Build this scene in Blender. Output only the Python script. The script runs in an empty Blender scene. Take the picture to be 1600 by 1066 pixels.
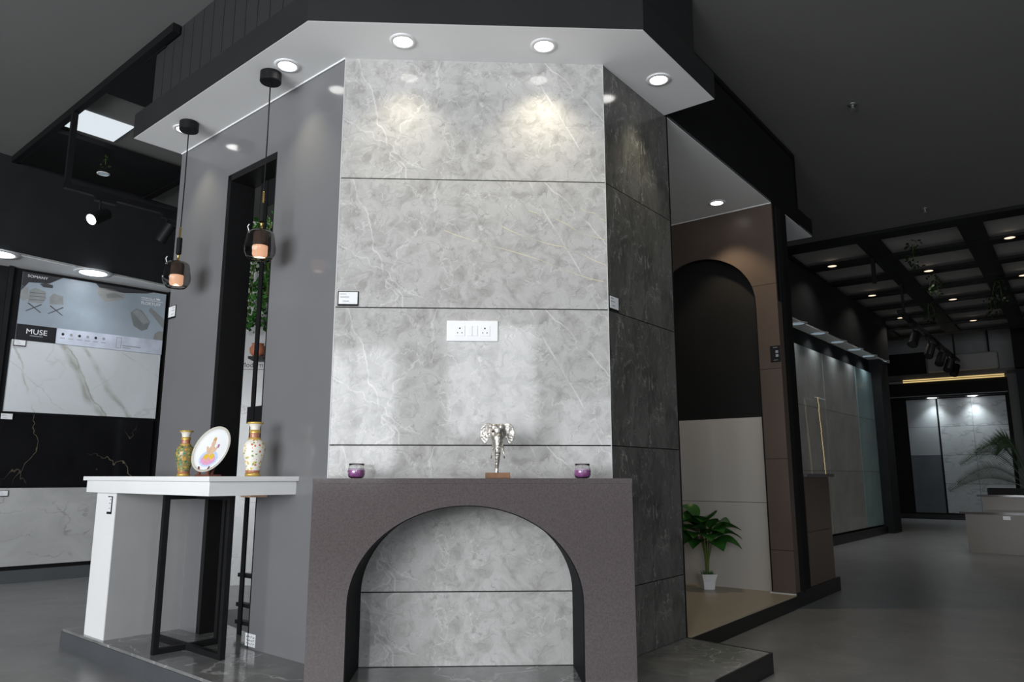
import bpy, bmesh, math, random
from mathutils import Vector, Matrix
random.seed(7)
SC = bpy.context.scene
COL = SC.collection
PI = math.pi
# ------------------------------------------------------------------ camera, world, exposure
EYE = 0.848                       # eye height above the shop floor (floor is z = 0)
PITCH, YAW = 0.1794, 0.0452
cam_d = bpy.data.cameras.new('camera'); cam = bpy.data.objects.new('camera', cam_d); COL.objects.link(cam)
cam.location = (0, 0, EYE)
cam.rotation_euler = (PI / 2 + PITCH, 0, -YAW)
cam_d.sensor_fit = 'HORIZONTAL'; cam_d.sensor_width = 36.0; cam_d.lens = 1163.0 / 1600 * 36.0
cam_d.clip_start = 0.02; cam_d.clip_end = 200
SC.camera = cam
SC.view_settings.view_transform = 'Standard'; SC.view_settings.look = 'None'
SC.view_settings.gamma = 1.0; SC.view_settings.use_curve_mapping = False
SC.view_settings.exposure = 0.0
world = bpy.data.worlds.new('world'); SC.world = world; world.use_nodes = True
world.node_tree.nodes['Background'].inputs[0].default_value = (0.62, 0.74, 0.95, 1)
world.node_tree.nodes['Background'].inputs[1].default_value = 0.6
# daylight entering the shopfront openings behind the camera (each as large as its opening)
SHOP_Y = -2.3
OPENINGS = [(-7.4, -4.7, 0.08, 2.6, 1.0), (-4.6, -2.05, 0.08, 2.45, 1.0), (-1.95, -0.97, 0.88, 2.35, 0.75), (-0.37, 0.68, 1.28, 2.65, 0.62), (0.95, 1.75, 0.95, 1.75, 0.35), (2.4, 6.6, 0.1, 2.6, 0.13)]  # last opening is an added dim one, fill light for the right side
DAY = 12.5                          # radiance of the bright street seen through the openings
for x0, x1, z0, z1, br in OPENINGS:
    ld = bpy.data.lights.new('window_daylight', 'AREA'); ld.shape = 'RECTANGLE'
    ld.size = x1 - x0; ld.size_y = z1 - z0; ld.energy = DAY * br * PI * (x1 - x0) * (z1 - z0); ld.color = (0.945, 0.972, 1.0)
    lo = bpy.data.objects.new('window_daylight', ld); COL.objects.link(lo)
    lo.location = ((x0 + x1) / 2, SHOP_Y - 0.06, (z0 + z1) / 2); lo.rotation_euler = (PI / 2, 0, 0)

# ------------------------------------------------------------------ materials
MATS = {}
def c4(c): return (c[0], c[1], c[2], 1.0) if not isinstance(c, (int, float)) else (c, c, c, 1.0)
def mat(name, col, rough=0.5, metal=0.0, spec=0.5, var=0.0, vscale=6.0, emit=None, estr=0.0, trans=0.0, ior=1.45, bump=0.0):
    if name in MATS: return MATS[name]
    m = bpy.data.materials.new(name); m.use_nodes = True; nt = m.node_tree; b = nt.nodes['Principled BSDF']
    b.inputs['Base Color'].default_value = c4(col); b.inputs['Roughness'].default_value = rough
    b.inputs['Metallic'].default_value = metal; b.inputs['Specular IOR Level'].default_value = spec
    b.inputs['Transmission Weight'].default_value = trans; b.inputs['IOR'].default_value = ior
    if emit is not None:
        b.inputs['Emission Color'].default_value = c4(emit); b.inputs['Emission Strength'].default_value = estr
    if var > 0 or bump > 0:
        tc = nt.nodes.new('ShaderNodeTexCoord'); n = nt.nodes.new('ShaderNodeTexNoise')
        n.inputs['Scale'].default_value = vscale; n.inputs['Detail'].default_value = 6
        nt.links.new(tc.outputs['Object'], n.inputs['Vector'])
        if var > 0:
            r = nt.nodes.new('ShaderNodeValToRGB'); cc = c4(col)
            r.color_ramp.elements[0].position = 0.3; r.color_ramp.elements[1].position = 0.7
            r.color_ramp.elements[0].color = tuple(max(0, v * (1 - var)) for v in cc[:3]) + (1,)
            r.color_ramp.elements[1].color = tuple(min(1, v * (1 + var)) for v in cc[:3]) + (1,)
            nt.links.new(n.outputs['Fac'], r.inputs['Fac']); nt.links.new(r.outputs['Color'], b.inputs['Base Color'])
        if bump > 0:
            bp = nt.nodes.new('ShaderNodeBump'); bp.inputs['Strength'].default_value = bump; bp.inputs['Distance'].default_value = 0.004
            nt.links.new(n.outputs['Fac'], bp.inputs['Height']); nt.links.new(bp.outputs['Normal'], b.inputs['Normal'])
    MATS[name] = m; return m

def marble(name, base, blotch, vein, bscale=3.0, vscale=2.0, width=0.02, rough=0.15, spec=0.4, vein2=None, v2scale=1.0,
           v2width=0.008, stretch=(1, 1, 1), rot=(0, 0, 0), warp=0.35, vamt=0.8, b0=0.35, b1=0.65, fine=0.0, v2amt=0.9, seed=0.0, lines=()):
    if name in MATS: return MATS[name]
    m = bpy.data.materials.new(name); m.use_nodes = True; nt = m.node_tree; b = nt.nodes['Principled BSDF']
    N, L = nt.nodes.new, nt.links.new
    b.inputs['Roughness'].default_value = rough; b.inputs['Specular IOR Level'].default_value = spec
    tc = N('ShaderNodeTexCoord'); mp = N('ShaderNodeMapping')
    mp.inputs['Rotation'].default_value = rot; mp.inputs['Scale'].default_value = stretch; mp.inputs['Location'].default_value = (seed, seed * 1.7, seed * 0.6)
    L(tc.outputs['Object'], mp.inputs['Vector'])
    wn = N('ShaderNodeTexNoise'); wn.inputs['Scale'].default_value = vscale * 1.4; wn.inputs['Detail'].default_value = 4
    L(mp.outputs['Vector'], wn.inputs['Vector'])
    sub = N('ShaderNodeVectorMath'); sub.operation = 'SUBTRACT'; sub.inputs[1].default_value = (0.5, 0.5, 0.5)
    L(wn.outputs['Color'], sub.inputs[0])
    sc = N('ShaderNodeVectorMath'); sc.operation = 'SCALE'; sc.inputs['Scale'].default_value = warp
    L(sub.outputs[0], sc.inputs[0])
    add = N('ShaderNodeVectorMath'); add.operation = 'ADD'; L(mp.outputs['Vector'], add.inputs[0]); L(sc.outputs[0], add.inputs[1])
    n1 = N('ShaderNodeTexNoise'); n1.inputs['Scale'].default_value = bscale; n1.inputs['Detail'].default_value = 9
    n1.inputs['Roughness'].default_value = 0.62; n1.inputs['Distortion'].default_value = 0.8
    L(add.outputs[0], n1.inputs['Vector'])
    r1 = N('ShaderNodeValToRGB'); r1.color_ramp.elements[0].position = b0; r1.color_ramp.elements[1].position = b1
    r1.color_ramp.elements[0].color = c4(blotch); r1.color_ramp.elements[1].color = c4(base)
    L(n1.outputs['Fac'], r1.inputs['Fac'])
    out = r1.outputs['Color']
    def veins(scale, w, colr, amt, det, out):
        n2 = N('ShaderNodeTexNoise'); n2.inputs['Scale'].default_value = scale; n2.inputs['Detail'].default_value = det
        n2.inputs['Roughness'].default_value = 0.5
        L(add.outputs[0], n2.inputs['Vector'])
        s = N('ShaderNodeMath'); s.operation = 'SUBTRACT'; s.inputs[1].default_value = 0.5; L(n2.outputs['Fac'], s.inputs[0])
        a = N('ShaderNodeMath'); a.operation = 'ABSOLUTE'; L(s.outputs[0], a.inputs[0])
        mr = N('ShaderNodeMapRange'); mr.inputs['From Min'].default_value = 0; mr.inputs['From Max'].default_value = w
        mr.inputs['To Min'].default_value = amt; mr.inputs['To Max'].default_value = 0; L(a.outputs[0], mr.inputs['Value'])
        mk = N('ShaderNodeTexNoise'); mk.inputs['Scale'].default_value = scale * 0.9; L(mp.outputs['Vector'], mk.inputs['Vector'])
        mm = N('ShaderNodeMapRange'); mm.inputs['From Min'].default_value = 0.42; mm.inputs['From Max'].default_value = 0.58
        L(mk.outputs['Fac'], mm.inputs['Value'])
        mul = N('ShaderNodeMath'); mul.operation = 'MULTIPLY'; L(mr.outputs[0], mul.inputs[0]); L(mm.outputs[0], mul.inputs[1])
        mx = N('ShaderNodeMixRGB'); L(mul.outputs[0], mx.inputs['Fac']); L(out, mx.inputs['Color1']); mx.inputs['Color2'].default_value = c4(colr)
        return mx.outputs['Color']
    out = veins(vscale, width, vein, vamt, 4, out)
    if fine > 0: out = veins(vscale * 2.6, width * 1.2, vein, fine, 3, out)
    if vein2 is not None: out = veins(v2scale, v2width, vein2, v2amt, 2, out)
    for (x0, z0, ang, w, amp, nsc, colr, amt) in lines:      # single long veins crossing the slab
        a = math.radians(ang); nn = N('ShaderNodeTexNoise'); nn.inputs['Scale'].default_value = nsc; nn.inputs['Detail'].default_value = 6
        L(tc.outputs['Object'], nn.inputs['Vector'])
        dt = N('ShaderNodeVectorMath'); dt.operation = 'DOT_PRODUCT'; dt.inputs[1].default_value = (-math.sin(a), 0, math.cos(a)); L(tc.outputs['Object'], dt.inputs[0])
        o1 = N('ShaderNodeMath'); o1.operation = 'MULTIPLY_ADD'; o1.inputs[1].default_value = amp; o1.inputs[2].default_value = -(-math.sin(a) * x0 + math.cos(a) * z0) - 0.5 * amp; L(nn.outputs['Fac'], o1.inputs[0])
        o2 = N('ShaderNodeMath'); o2.operation = 'ADD'; L(dt.outputs['Value'], o2.inputs[0]); L(o1.outputs[0], o2.inputs[1])
        o3 = N('ShaderNodeMath'); o3.operation = 'ABSOLUTE'; L(o2.outputs[0], o3.inputs[0])
        mr = N('ShaderNodeMapRange'); mr.inputs['From Max'].default_value = w; mr.inputs['To Min'].default_value = amt; mr.inputs['To Max'].default_value = 0; L(o3.outputs[0], mr.inputs['Value'])
        mk = N('ShaderNodeTexNoise'); mk.inputs['Scale'].default_value = nsc * 1.7; mk.inputs['Detail'].default_value = 3; L(mp.outputs['Vector'], mk.inputs['Vector'])
        mm = N('ShaderNodeMapRange'); mm.inputs['From Min'].default_value = 0.35; mm.inputs['From Max'].default_value = 0.55; L(mk.outputs['Fac'], mm.inputs['Value'])
        mu = N('ShaderNodeMath'); mu.operation = 'MULTIPLY'; L(mr.outputs[0], mu.inputs[0]); L(mm.outputs[0], mu.inputs[1])
        mx = N('ShaderNodeMixRGB'); L(mu.outputs[0], mx.inputs['Fac']); L(out, mx.inputs['Color1']); mx.inputs['Color2'].default_value = c4(colr); out = mx.outputs['Color']
    L(out, b.inputs['Base Color'])
    MATS[name] = m; return m

def glow(name, col, s):
    if name in MATS: return MATS[name]
    m = bpy.data.materials.new(name); m.use_nodes = True; nt = m.node_tree
    nt.nodes.remove(nt.nodes['Principled BSDF']); e = nt.nodes.new('ShaderNodeEmission')
    e.inputs[0].default_value = c4(col); e.inputs[1].default_value = s
    nt.links.new(e.outputs[0], nt.nodes['Material Output'].inputs[0]); MATS[name] = m; return m

WV = (0.70, 0.69, 0.67)
M_GREYMARBLE = marble('grey_marble_tile', (0.475, 0.466, 0.452), (0.295, 0.286, 0.272), (0.66, 0.65, 0.63), bscale=12.0, vscale=8.0, width=0.013,
                      rough=0.075, spec=0.34, warp=0.09, vamt=0.55, fine=0.3, b0=0.27, b1=0.56, vein2=(0.20, 0.19, 0.18), v2scale=14.0, v2width=0.014, v2amt=0.5,
                      lines=[(0.10, 0.45, 112, 0.006, 0.14, 6, WV, 0.7), (0.93, 0.45, -62, 0.005, 0.05, 5, WV, 0.75), (0.30, 0.25, 66, 0.005, 0.22, 6, WV, 0.6), (1.12, 0.40, -48, 0.005, 0.09, 6, WV, 0.7), (0.30, 0.10, -32, 0.004, 0.14, 7, WV, 0.55)])
M_DARKMARBLE = marble('charcoal_marble_tile', (0.125, 0.123, 0.113), (0.066, 0.065, 0.06), (0.34, 0.335, 0.31), bscale=5.0, vscale=4.0, width=0.012,
                      rough=0.14, spec=0.4, warp=0.4, vamt=0.65, fine=0.4, stretch=(1.4, 1.4, 0.7))
M_PLINTH = marble('plinth_marble_tile', (0.24, 0.24, 0.235), (0.15, 0.15, 0.147), (0.55, 0.55, 0.54), bscale=5.0, vscale=2.2, width=0.008,
                  rough=0.12, spec=0.5, warp=0.25, vamt=0.8, fine=0.5)
M_FLOOR = marble('grey_floor_tile', (0.28, 0.282, 0.284), (0.215, 0.217, 0.22), (0.40, 0.40, 0.40), bscale=2.5, vscale=1.7, width=0.005,
                 rough=0.30, spec=0.4, warp=0.4, vamt=0.6)
M_GREYTILE = mat('grey_gloss_tile', (0.168, 0.168, 0.174), 0.12, spec=0.4, var=0.05, vscale=1.5)
M_BROWN = mat('brown_quartz', (0.098, 0.083, 0.082), 0.09, spec=0.5, var=0.16, vscale=160.0)
M_BROWNWALL = mat('brown_matt_tile', (0.10, 0.075, 0.06), 0.32, spec=0.3, var=0.08, vscale=3.0)
M_WHITE = mat('white_paint', (0.90, 0.90, 0.89), 0.55, spec=0.3, var=0.02, vscale=2)
M_WHITELAM = mat('white_stone', (0.83, 0.83, 0.82), 0.22, spec=0.45, var=0.02, vscale=4)
M_FASCIA = mat('charcoal_fascia', (0.021, 0.021, 0.0215), 0.55, spec=0.3, var=0.06)
M_BOARD = mat('dark_board', (0.030, 0.0315, 0.033), 0.5, spec=0.3, var=0.08)
M_BLACK = mat('black_paint', (0.009, 0.009, 0.0095), 0.6, spec=0.18, var=0.1)
M_BLACKMETAL = mat('black_metal', (0.010, 0.010, 0.0105), 0.5, spec=0.2, var=0.1, vscale=20)
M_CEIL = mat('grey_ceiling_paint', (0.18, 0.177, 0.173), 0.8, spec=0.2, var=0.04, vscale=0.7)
M_DARKWALL = mat('dark_wall_paint', (0.02, 0.021, 0.023), 0.6, spec=0.25, var=0.1)
M_SKIRT = mat('dark_grey_kerb', (0.075, 0.08, 0.085), 0.4, spec=0.4, var=0.06)
M_KERBBLACK = mat('black_kerb', (0.012, 0.012, 0.012), 0.35, spec=0.4, var=0.1)
M_CREAM = mat('cream_gloss_tile', (0.52, 0.49, 0.45), 0.06, spec=0.5, var=0.03, vscale=2)
M_CREAMFLOOR = mat('cream_floor_tile', (0.40, 0.34, 0.25), 0.35, spec=0.4, var=0.05, vscale=3)
M_NICHE = mat('black_niche_panel', (0.012, 0.012, 0.012), 0.6, spec=0.25, var=0.1)
M_GLASS = mat('clear_glass', (0.95, 0.96, 0.96), 0.02, trans=1.0, ior=1.45)
M_SMOKE = mat('smoked_glass', (0.62, 0.60, 0.58), 0.02, trans=1.0, ior=1.25)
M_BRASS = mat('brass', (0.62, 0.44, 0.16), 0.25, metal=1.0, var=0.08, vscale=30)
M_SILVER = mat('hammered_silver', (0.62, 0.59, 0.54), 0.34, metal=1.0, var=0.35, vscale=110, bump=1.0)
M_WOOD = mat('brown_wood', (0.22, 0.105, 0.048), 0.45, var=0.25, vscale=30)
M_PALEWOOD = mat('pale_wood', (0.60, 0.40, 0.28), 0.5, var=0.15, vscale=30)
M_PLASTIC = mat('white_plastic', (0.86, 0.86, 0.86), 0.3, spec=0.5, var=0.01)
M_HOLE = mat('socket_hole_black', (0.02, 0.02, 0.02), 0.6, var=0.05)
M_PAPER = mat('white_card', (0.78, 0.79, 0.80), 0.45, var=0.02)
M_INK = mat('black_ink', (0.02, 0.02, 0.022), 0.5, var=0.05)
M_GREYINK = mat('grey_ink', (0.30, 0.31, 0.33), 0.5, var=0.05)
M_WHITEINK = mat('white_ink', (0.85, 0.86, 0.88), 0.5, var=0.02)
M_LEAF = mat('green_leaf', (0.026, 0.105, 0.016), 0.35, spec=0.4, var=0.35, vscale=12)
M_DARKLEAF = mat('dark_creeper_leaf', (0.014, 0.026, 0.010), 0.5, spec=0.2, var=0.3, vscale=12)
M_STEM = mat('green_stem', (0.10, 0.15, 0.035), 0.5, var=0.2, vscale=20)
M_DISC = glow('downlight_white', (1.0, 0.98, 0.94), 9.0)
M_DISCWARM = glow('downlight_warm', (1.0, 0.78, 0.58), 1.3)
M_DISCCOOL = glow('downlight_cool', (0.93, 0.97, 1.0), 9.0)
M_DISCDIM = glow('downlight_dim', (0.62, 0.80, 0.92), 0.28)

# ------------------------------------------------------------------ mesh helpers
class MB:
    def __init__(s): s.v = []; s.f = []
    def add(s, vs, fs):
        o = len(s.v); s.v += [tuple(p) for p in vs]; s.f += [tuple(i + o for i in f) for f in fs]; return s
    def box(s, x0, x1, y0, y1, z0, z1):
        return s.add([(x0, y0, z0), (x1, y0, z0), (x1, y1, z0), (x0, y1, z0), (x0, y0, z1), (x1, y0, z1), (x1, y1, z1), (x0, y1, z1)],
                     [(3, 2, 1, 0), (4, 5, 6, 7), (0, 1, 5, 4), (1, 2, 6, 5), (2, 3, 7, 6), (3, 0, 4, 7)])
    def prism_z(s, poly, z0, z1):
        n = len(poly)
        a = sum(poly[i][0] * poly[(i + 1) % n][1] - poly[(i + 1) % n][0] * poly[i][1] for i in range(n))
        if a < 0: poly = poly[::-1]
        return s.add([(x, y, z0) for x, y in poly] + [(x, y, z1) for x, y in poly],
                     [tuple(range(n - 1, -1, -1)), tuple(range(n, 2 * n))] + [(i, (i + 1) % n, n + (i + 1) % n, n + i) for i in range(n)])
    def prism_y(s, poly, y0, y1):      # outline in (x, z), extruded along y
        n = len(poly)
        a = sum(poly[i][0] * poly[(i + 1) % n][1] - poly[(i + 1) % n][0] * poly[i][1] for i in range(n))
        if a < 0: poly = poly[::-1]
        return s.add([(x, y0, z) for x, z in poly] + [(x, y1, z) for x, z in poly],
                     [tuple(range(n)), tuple(range(2 * n - 1, n - 1, -1))] + [((i + 1) % n, i, n + i, n + (i + 1) % n) for i in range(n)])
    def lathe(s, prof, n=24, cx=0, cy=0, cap=True):
        o = len(prof); vs = []; fs = []
        for r, z in prof:
            for k in range(n):
                a = 2 * PI * k / n; vs.append((cx + r * math.cos(a), cy + r * math.sin(a), z))
        for i in range(o - 1):
            for k in range(n):
                fs.append((i * n + k, i * n + (k + 1) % n, (i + 1) * n + (k + 1) % n, (i + 1) * n + k))
        if cap:
            fs.append(tuple(range(n - 1, -1, -1))); fs.append(tuple((o - 1) * n + k for k in range(n)))
        return s.add(vs, fs)
    def tube(s, path, rad, n=8, cap=True):
        P = [Vector(p) for p in path]; R = rad if isinstance(rad, (list, tuple)) else [rad] * len(P)
        vs = []; fs = []; ref = Vector((0, 0, 1))
        for i, p in enumerate(P):
            t = (P[min(i + 1, len(P) - 1)] - P[max(i - 1, 0)]).normalized()
            if abs(t.dot(ref)) > 0.95: ref = Vector((1, 0, 0)) if abs(t.x) < 0.9 else Vector((0, 1, 0))
            a = t.cross(ref).normalized(); b = t.cross(a).normalized()
            for k in range(n):
                an = 2 * PI * k / n; vs.append(p + (a * math.cos(an) + b * math.sin(an)) * R[i])
        for i in range(len(P) - 1):
            for k in range(n):
                fs.append((i * n + k, i * n + (k + 1) % n, (i + 1) * n + (k + 1) % n, (i + 1) * n + k))
        if cap: fs.append(tuple(range(n - 1, -1, -1))); fs.append(tuple((len(P) - 1) * n + k for k in range(n)))
        return s.add(vs, fs)
    def ball(s, c, r, n=16, m=10):
        if isinstance(r, (int, float)): r = (r, r, r)
        vs = [(c[0], c[1], c[2] - r[2])]
        for i in range(1, m):
            ph = -PI / 2 + PI * i / m
            for k in range(n):
                a = 2 * PI * k / n; vs.append((c[0] + r[0] * math.cos(ph) * math.cos(a), c[1] + r[1] * math.cos(ph) * math.sin(a), c[2] + r[2] * math.sin(ph)))
        vs.append((c[0], c[1], c[2] + r[2])); fs = []
        for k in range(n): fs.append((0, 1 + (k + 1) % n, 1 + k))
        for i in range(m - 2):
            for k in range(n): fs.append((1 + i * n + k, 1 + i * n + (k + 1) % n, 1 + (i + 1) * n + (k + 1) % n, 1 + (i + 1) * n + k))
        t = 1 + (m - 1) * n
        for k in range(n): fs.append((t, t - n + k, t - n + (k + 1) % n))
        return s.add(vs, fs)
    def mesh(s, name, m, smooth=False):
        me = bpy.data.meshes.new(name); me.from_pydata(s.v, [], s.f)
        bm = bmesh.new(); bm.from_mesh(me); bmesh.ops.recalc_face_normals(bm, faces=bm.faces); bm.to_mesh(me); bm.free()
        me.materials.append(m)
        if smooth: me.polygons.foreach_set('use_smooth', [True] * len(me.polygons))
        me.update(); return me
    def build(s, name, m, parent=None, loc=(0, 0, 0), rz=0.0, rot=None, smooth=False, bevel=0.0):
        o = bpy.data.objects.new(name, s.mesh(name, m, smooth)); COL.objects.link(o)
        o.location = loc; o.rotation_euler = rot if rot else (0, 0, rz)
        if parent: o.parent = parent
        if bevel:
            md = o.modifiers.new('bevel', 'BEVEL'); md.width = bevel; md.segments = 2; md.limit_method = 'ANGLE'
        return o
def inst(me, name, parent=None, loc=(0, 0, 0), rz=0.0, rot=None):
    o = bpy.data.objects.new(name, me); COL.objects.link(o); o.location = loc; o.rotation_euler = rot if rot else (0, 0, rz)
    if parent: o.parent = parent
    return o
def tag(o, label=None, cat=None, group=None, kind=None):
    if label: o['label'] = label
    if cat: o['category'] = cat
    if group: o['group'] = group
    if kind: o['kind'] = kind
    return o
def thing(name, label, cat, loc=(0, 0, 0), rz=0.0, group=None, kind=None):
    o = bpy.data.objects.new(name, None); COL.objects.link(o); o.location = loc; o.rotation_euler = (0, 0, rz); o.empty_display_size = 0.1
    return tag(o, label, cat, group, kind)
def structure(name, label, cat, loc=(0, 0, 0), rz=0.0): return thing(name, label, cat, loc, rz, None, 'structure')
def copy_tree(o, loc=None, rz=None, label=None, parent=None, root=True):
    c = o.copy(); COL.objects.link(c); c.parent = parent
    if root:
        if loc is not None: c.location = loc
        if rz is not None: c.rotation_euler = (0, 0, rz)
        if label: c['label'] = label
    for ch in list(o.children): copy_tree(ch, parent=c, root=False)
    return c
def text(name, s, size, m, parent, loc, rot=(PI / 2, 0, 0), align='LEFT', ext=0.0004, sx=1.0, bold=0.0):
    cu = bpy.data.curves.new(name, 'FONT'); cu.body = s; cu.size = size; cu.extrude = ext; cu.align_x = align; cu.offset = bold; cu.resolution_u = 3
    t = bpy.data.objects.new(name, cu); COL.objects.link(t); bpy.context.view_layer.update()
    me = bpy.data.meshes.new_from_object(t.evaluated_get(bpy.context.evaluated_depsgraph_get()))
    bpy.data.objects.remove(t); bpy.data.curves.remove(cu)
    me.materials.clear(); me.materials.append(m); o = inst(me, name, parent, loc, rot=rot); o.scale = (sx, 1, 1); return o

class Frame:                       # x along u, y to the left of u, in plan
    def __init__(s, o, u):
        l = math.hypot(*u); s.o = o; s.u = (u[0] / l, u[1] / l); s.a = math.atan2(u[1], u[0])
    def p(s, x, y=0.0, z=0.0): return (s.o[0] + s.u[0] * x - s.u[1] * y, s.o[1] + s.u[1] * x + s.u[0] * y, z)
    def p2(s, x, y=0.0): return s.p(x, y)[:2]
PL, SOF, FT, CE = 0.086, 2.768, 2.915, 3.388     # plinth top, canopy soffit, canopy fascia top, ceiling
FL = Frame((-0.63, 3.218), (-0.728, 0.686))      # grey left face of the island: y > 0 is towards the viewer
FR = Frame((0.574, 3.218), (0.651, 0.759))       # dark right face and wing: y > 0 is inwards
FA = Frame((2.074, 4.963), (-0.752, 0.659))      # arched back wall of the alcove: y > 0 is towards the viewer
FD = Frame((-3.807, 6.378), (0.747, 0.665))      # tile display at the left: y > 0 is into the wall
FM = Frame((4.399, 9.273), (0.670, 0.743))       # long tile display at the right: y > 0 is into the wall
FF = Frame((8.86, 15.024), (0.766, -0.643))      # far tile display: y > 0 is into the wall
FG = Frame((3.522, 7.884), (0.766, -0.643))      # open ceiling grid at the right: y > 0 is further away
FC = Frame((-1.756, 3.947), (-0.73, 0.683))      # ceiling grid at the left: y < 0 is further away

# ------------------------------------------------------------------ room shell
o = MB().box(-9, 15, -2.6, 20, -0.2, 0.0).build('floor', M_FLOOR); tag(o, 'grey polished stone floor of the showroom', 'floor', kind='structure')
ext = [(-9, -2.6), (15, -2.6)]
l0, l1 = FG.p2(-14), FG.p2(14)
near = [(-9, -2.6), (14.2, -2.6), l1, l0, (-9, l0[1])]
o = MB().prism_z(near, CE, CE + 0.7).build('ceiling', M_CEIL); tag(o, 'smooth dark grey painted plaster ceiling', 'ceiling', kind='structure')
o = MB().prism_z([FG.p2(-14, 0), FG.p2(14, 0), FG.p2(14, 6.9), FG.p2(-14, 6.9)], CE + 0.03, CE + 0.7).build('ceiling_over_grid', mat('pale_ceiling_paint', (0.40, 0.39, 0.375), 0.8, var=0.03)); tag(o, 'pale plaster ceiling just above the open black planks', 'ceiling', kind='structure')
o = MB().box(-9, 20, 5, 24, 4.1, 4.3).build('ceiling_far', M_CEIL); tag(o, 'high grey plaster ceiling before the far wall', 'ceiling', kind='structure')
o = MB().box(-9.0, -8.8, -2.6, 20, 0, 4.1).build('wall_left', M_DARKWALL); tag(o, 'dark painted side wall of the showroom', 'wall', kind='structure')
o = MB().box(14.8, 15.0, -2.6, 20, 0, 4.1).build('wall_right', M_DARKWALL); tag(o, 'dark painted wall at the right end', 'wall', kind='structure')
o = MB().box(-9, 15, 19.8, 20, 0, 4.1).build('wall_back', M_DARKWALL); tag(o, 'dark painted wall at the far end', 'wall', kind='structure')
# shopfront behind the viewer: piers, header and sill around the openings
sf = structure('wall_shopfront', 'dark shopfront wall with tall glazed openings', 'wall')
xs = [-9.0]
for x0, x1, z0, z1, br in OPENINGS: xs += [x0, x1]
xs.append(15.0)
for i in range(0, len(xs), 2): MB().box(xs[i], xs[i + 1], SHOP_Y - 0.05, SHOP_Y + 0.05, 0, CE).build('pier', M_DARKWALL, sf)
for x0, x1, z0, z1, br in OPENINGS:
    MB().box(x0, x1, SHOP_Y - 0.05, SHOP_Y + 0.05, z1, CE).build('header', M_DARKWALL, sf)
    MB().box(x0, x1, SHOP_Y - 0.05, SHOP_Y + 0.05, 0, z0).build('sill', M_DARKWALL, sf)
    MB().box((x0 + x1) / 2 - 0.02, (x0 + x1) / 2 + 0.02, SHOP_Y - 0.03, SHOP_Y + 0.03, z0, z1).build('mullion', M_BLACKMETAL, sf)

# ------------------------------------------------------------------ island: plinth
pp = [FL.p2(1.656, 0.39), FL.p2(0.13, 0.39), (-0.80, 2.80), (0.735, 2.80), FR.p2(0.02, -0.42), FR.p2(0.60, -0.43), FR.p2(0.66, 0.0), (0.6, 4.3), (-1.0, 4.9), FL.p2(1.656, -0.3)]
pl = structure('floor_plinth', 'raised plinth of grey veined marble with dark grey edge', 'plinth')
MB().prism_z(pp, 0, PL - 0.012).build('kerb', M_SKIRT, pl)
# the three marble slabs of the plinth top
MB().prism_z([FL.p2(1.65, 0.384), FL.p2(0.130, 0.384), FL.p2(0.0, -0.05), FL.p2(1.65, -0.29)], PL - 0.012, PL).build('tile', M_PLINTH, pl)
MB().prism_z([FL.p2(0.1285, 0.384), (-0.797, 2.806), (0.732, 2.806), FR.p2(0.0185, -0.412), FR.p2(-0.0015, 0.02), FL.p2(-0.0015, -0.05)], PL - 0.012, PL).build('tile', M_PLINTH, pl)
MB().prism_z([FR.p2(0.020, -0.413), FR.p2(0.594, -0.424), FR.p2(0.654, 0.0), FR.p2(0.0, 0.02)], PL - 0.012, PL).build('tile', M_PLINTH, pl)
MB().prism_z([FR.p2(0.026, -0.4225), FR.p2(0.605, -0.4335), FR.p2(0.668, -0.004), FR.p2(0.655, -0.004), FR.p2(0.5955, -0.427), FR.p2(0.026, -0.4165)], 0, PL + 0.0008).build('edge_strip', M_KERBBLACK, pl)

# ------------------------------------------------------------------ island: front marble wall
ROWS = [(PL, 0.377), (0.377, 0.977), (0.977, 1.577), (1.577, 2.177), (2.177, SOF)]
wf = structure('wall_front', 'front wall of the island in large grey veined marble tiles', 'wall')
MB().box(-0.615, 0.56, 3.230, 3.34, PL, SOF).build('backing', M_BLACK, wf)
for k, (z0, z1) in enumerate(ROWS):
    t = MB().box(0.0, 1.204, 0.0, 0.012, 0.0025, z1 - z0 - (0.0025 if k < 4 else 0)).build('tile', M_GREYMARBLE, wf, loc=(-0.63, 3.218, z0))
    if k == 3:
        gm = mat('pale_gold_line', (0.66, 0.60, 0.42), 0.2, var=0.1)  # four thin wavy pale gold lines laid over this tile
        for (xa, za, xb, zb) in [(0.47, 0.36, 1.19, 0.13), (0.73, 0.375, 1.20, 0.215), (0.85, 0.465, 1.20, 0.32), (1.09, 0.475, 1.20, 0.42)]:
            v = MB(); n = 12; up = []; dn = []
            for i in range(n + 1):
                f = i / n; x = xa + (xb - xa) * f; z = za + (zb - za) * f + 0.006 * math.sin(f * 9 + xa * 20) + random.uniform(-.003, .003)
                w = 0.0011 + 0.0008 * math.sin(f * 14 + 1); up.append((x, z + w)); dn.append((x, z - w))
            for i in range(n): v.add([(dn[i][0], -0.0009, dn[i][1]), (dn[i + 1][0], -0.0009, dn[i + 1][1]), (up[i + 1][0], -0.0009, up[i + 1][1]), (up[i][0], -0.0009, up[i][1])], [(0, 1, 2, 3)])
            v.build('gold_line', gm, t)
# white tile edges at the two corners
M_EDGE = mat('white_tile_edge', (0.55, 0.55, 0.54), 0.4, var=0.03)
o = MB().box(-0.634, -0.6299, 3.2165, 3.226, PL, SOF).build('trim_1', M_EDGE); tag(o, 'thin white corner edge between grey face and marble wall', 'corner trim', kind='structure')
o = MB().box(0.5738, 0.5768, 3.2165, 3.226, PL, SOF).build('trim_2', M_EDGE); tag(o, 'thin white corner edge between marble wall and dark face', 'corner trim', kind='structure')

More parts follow.
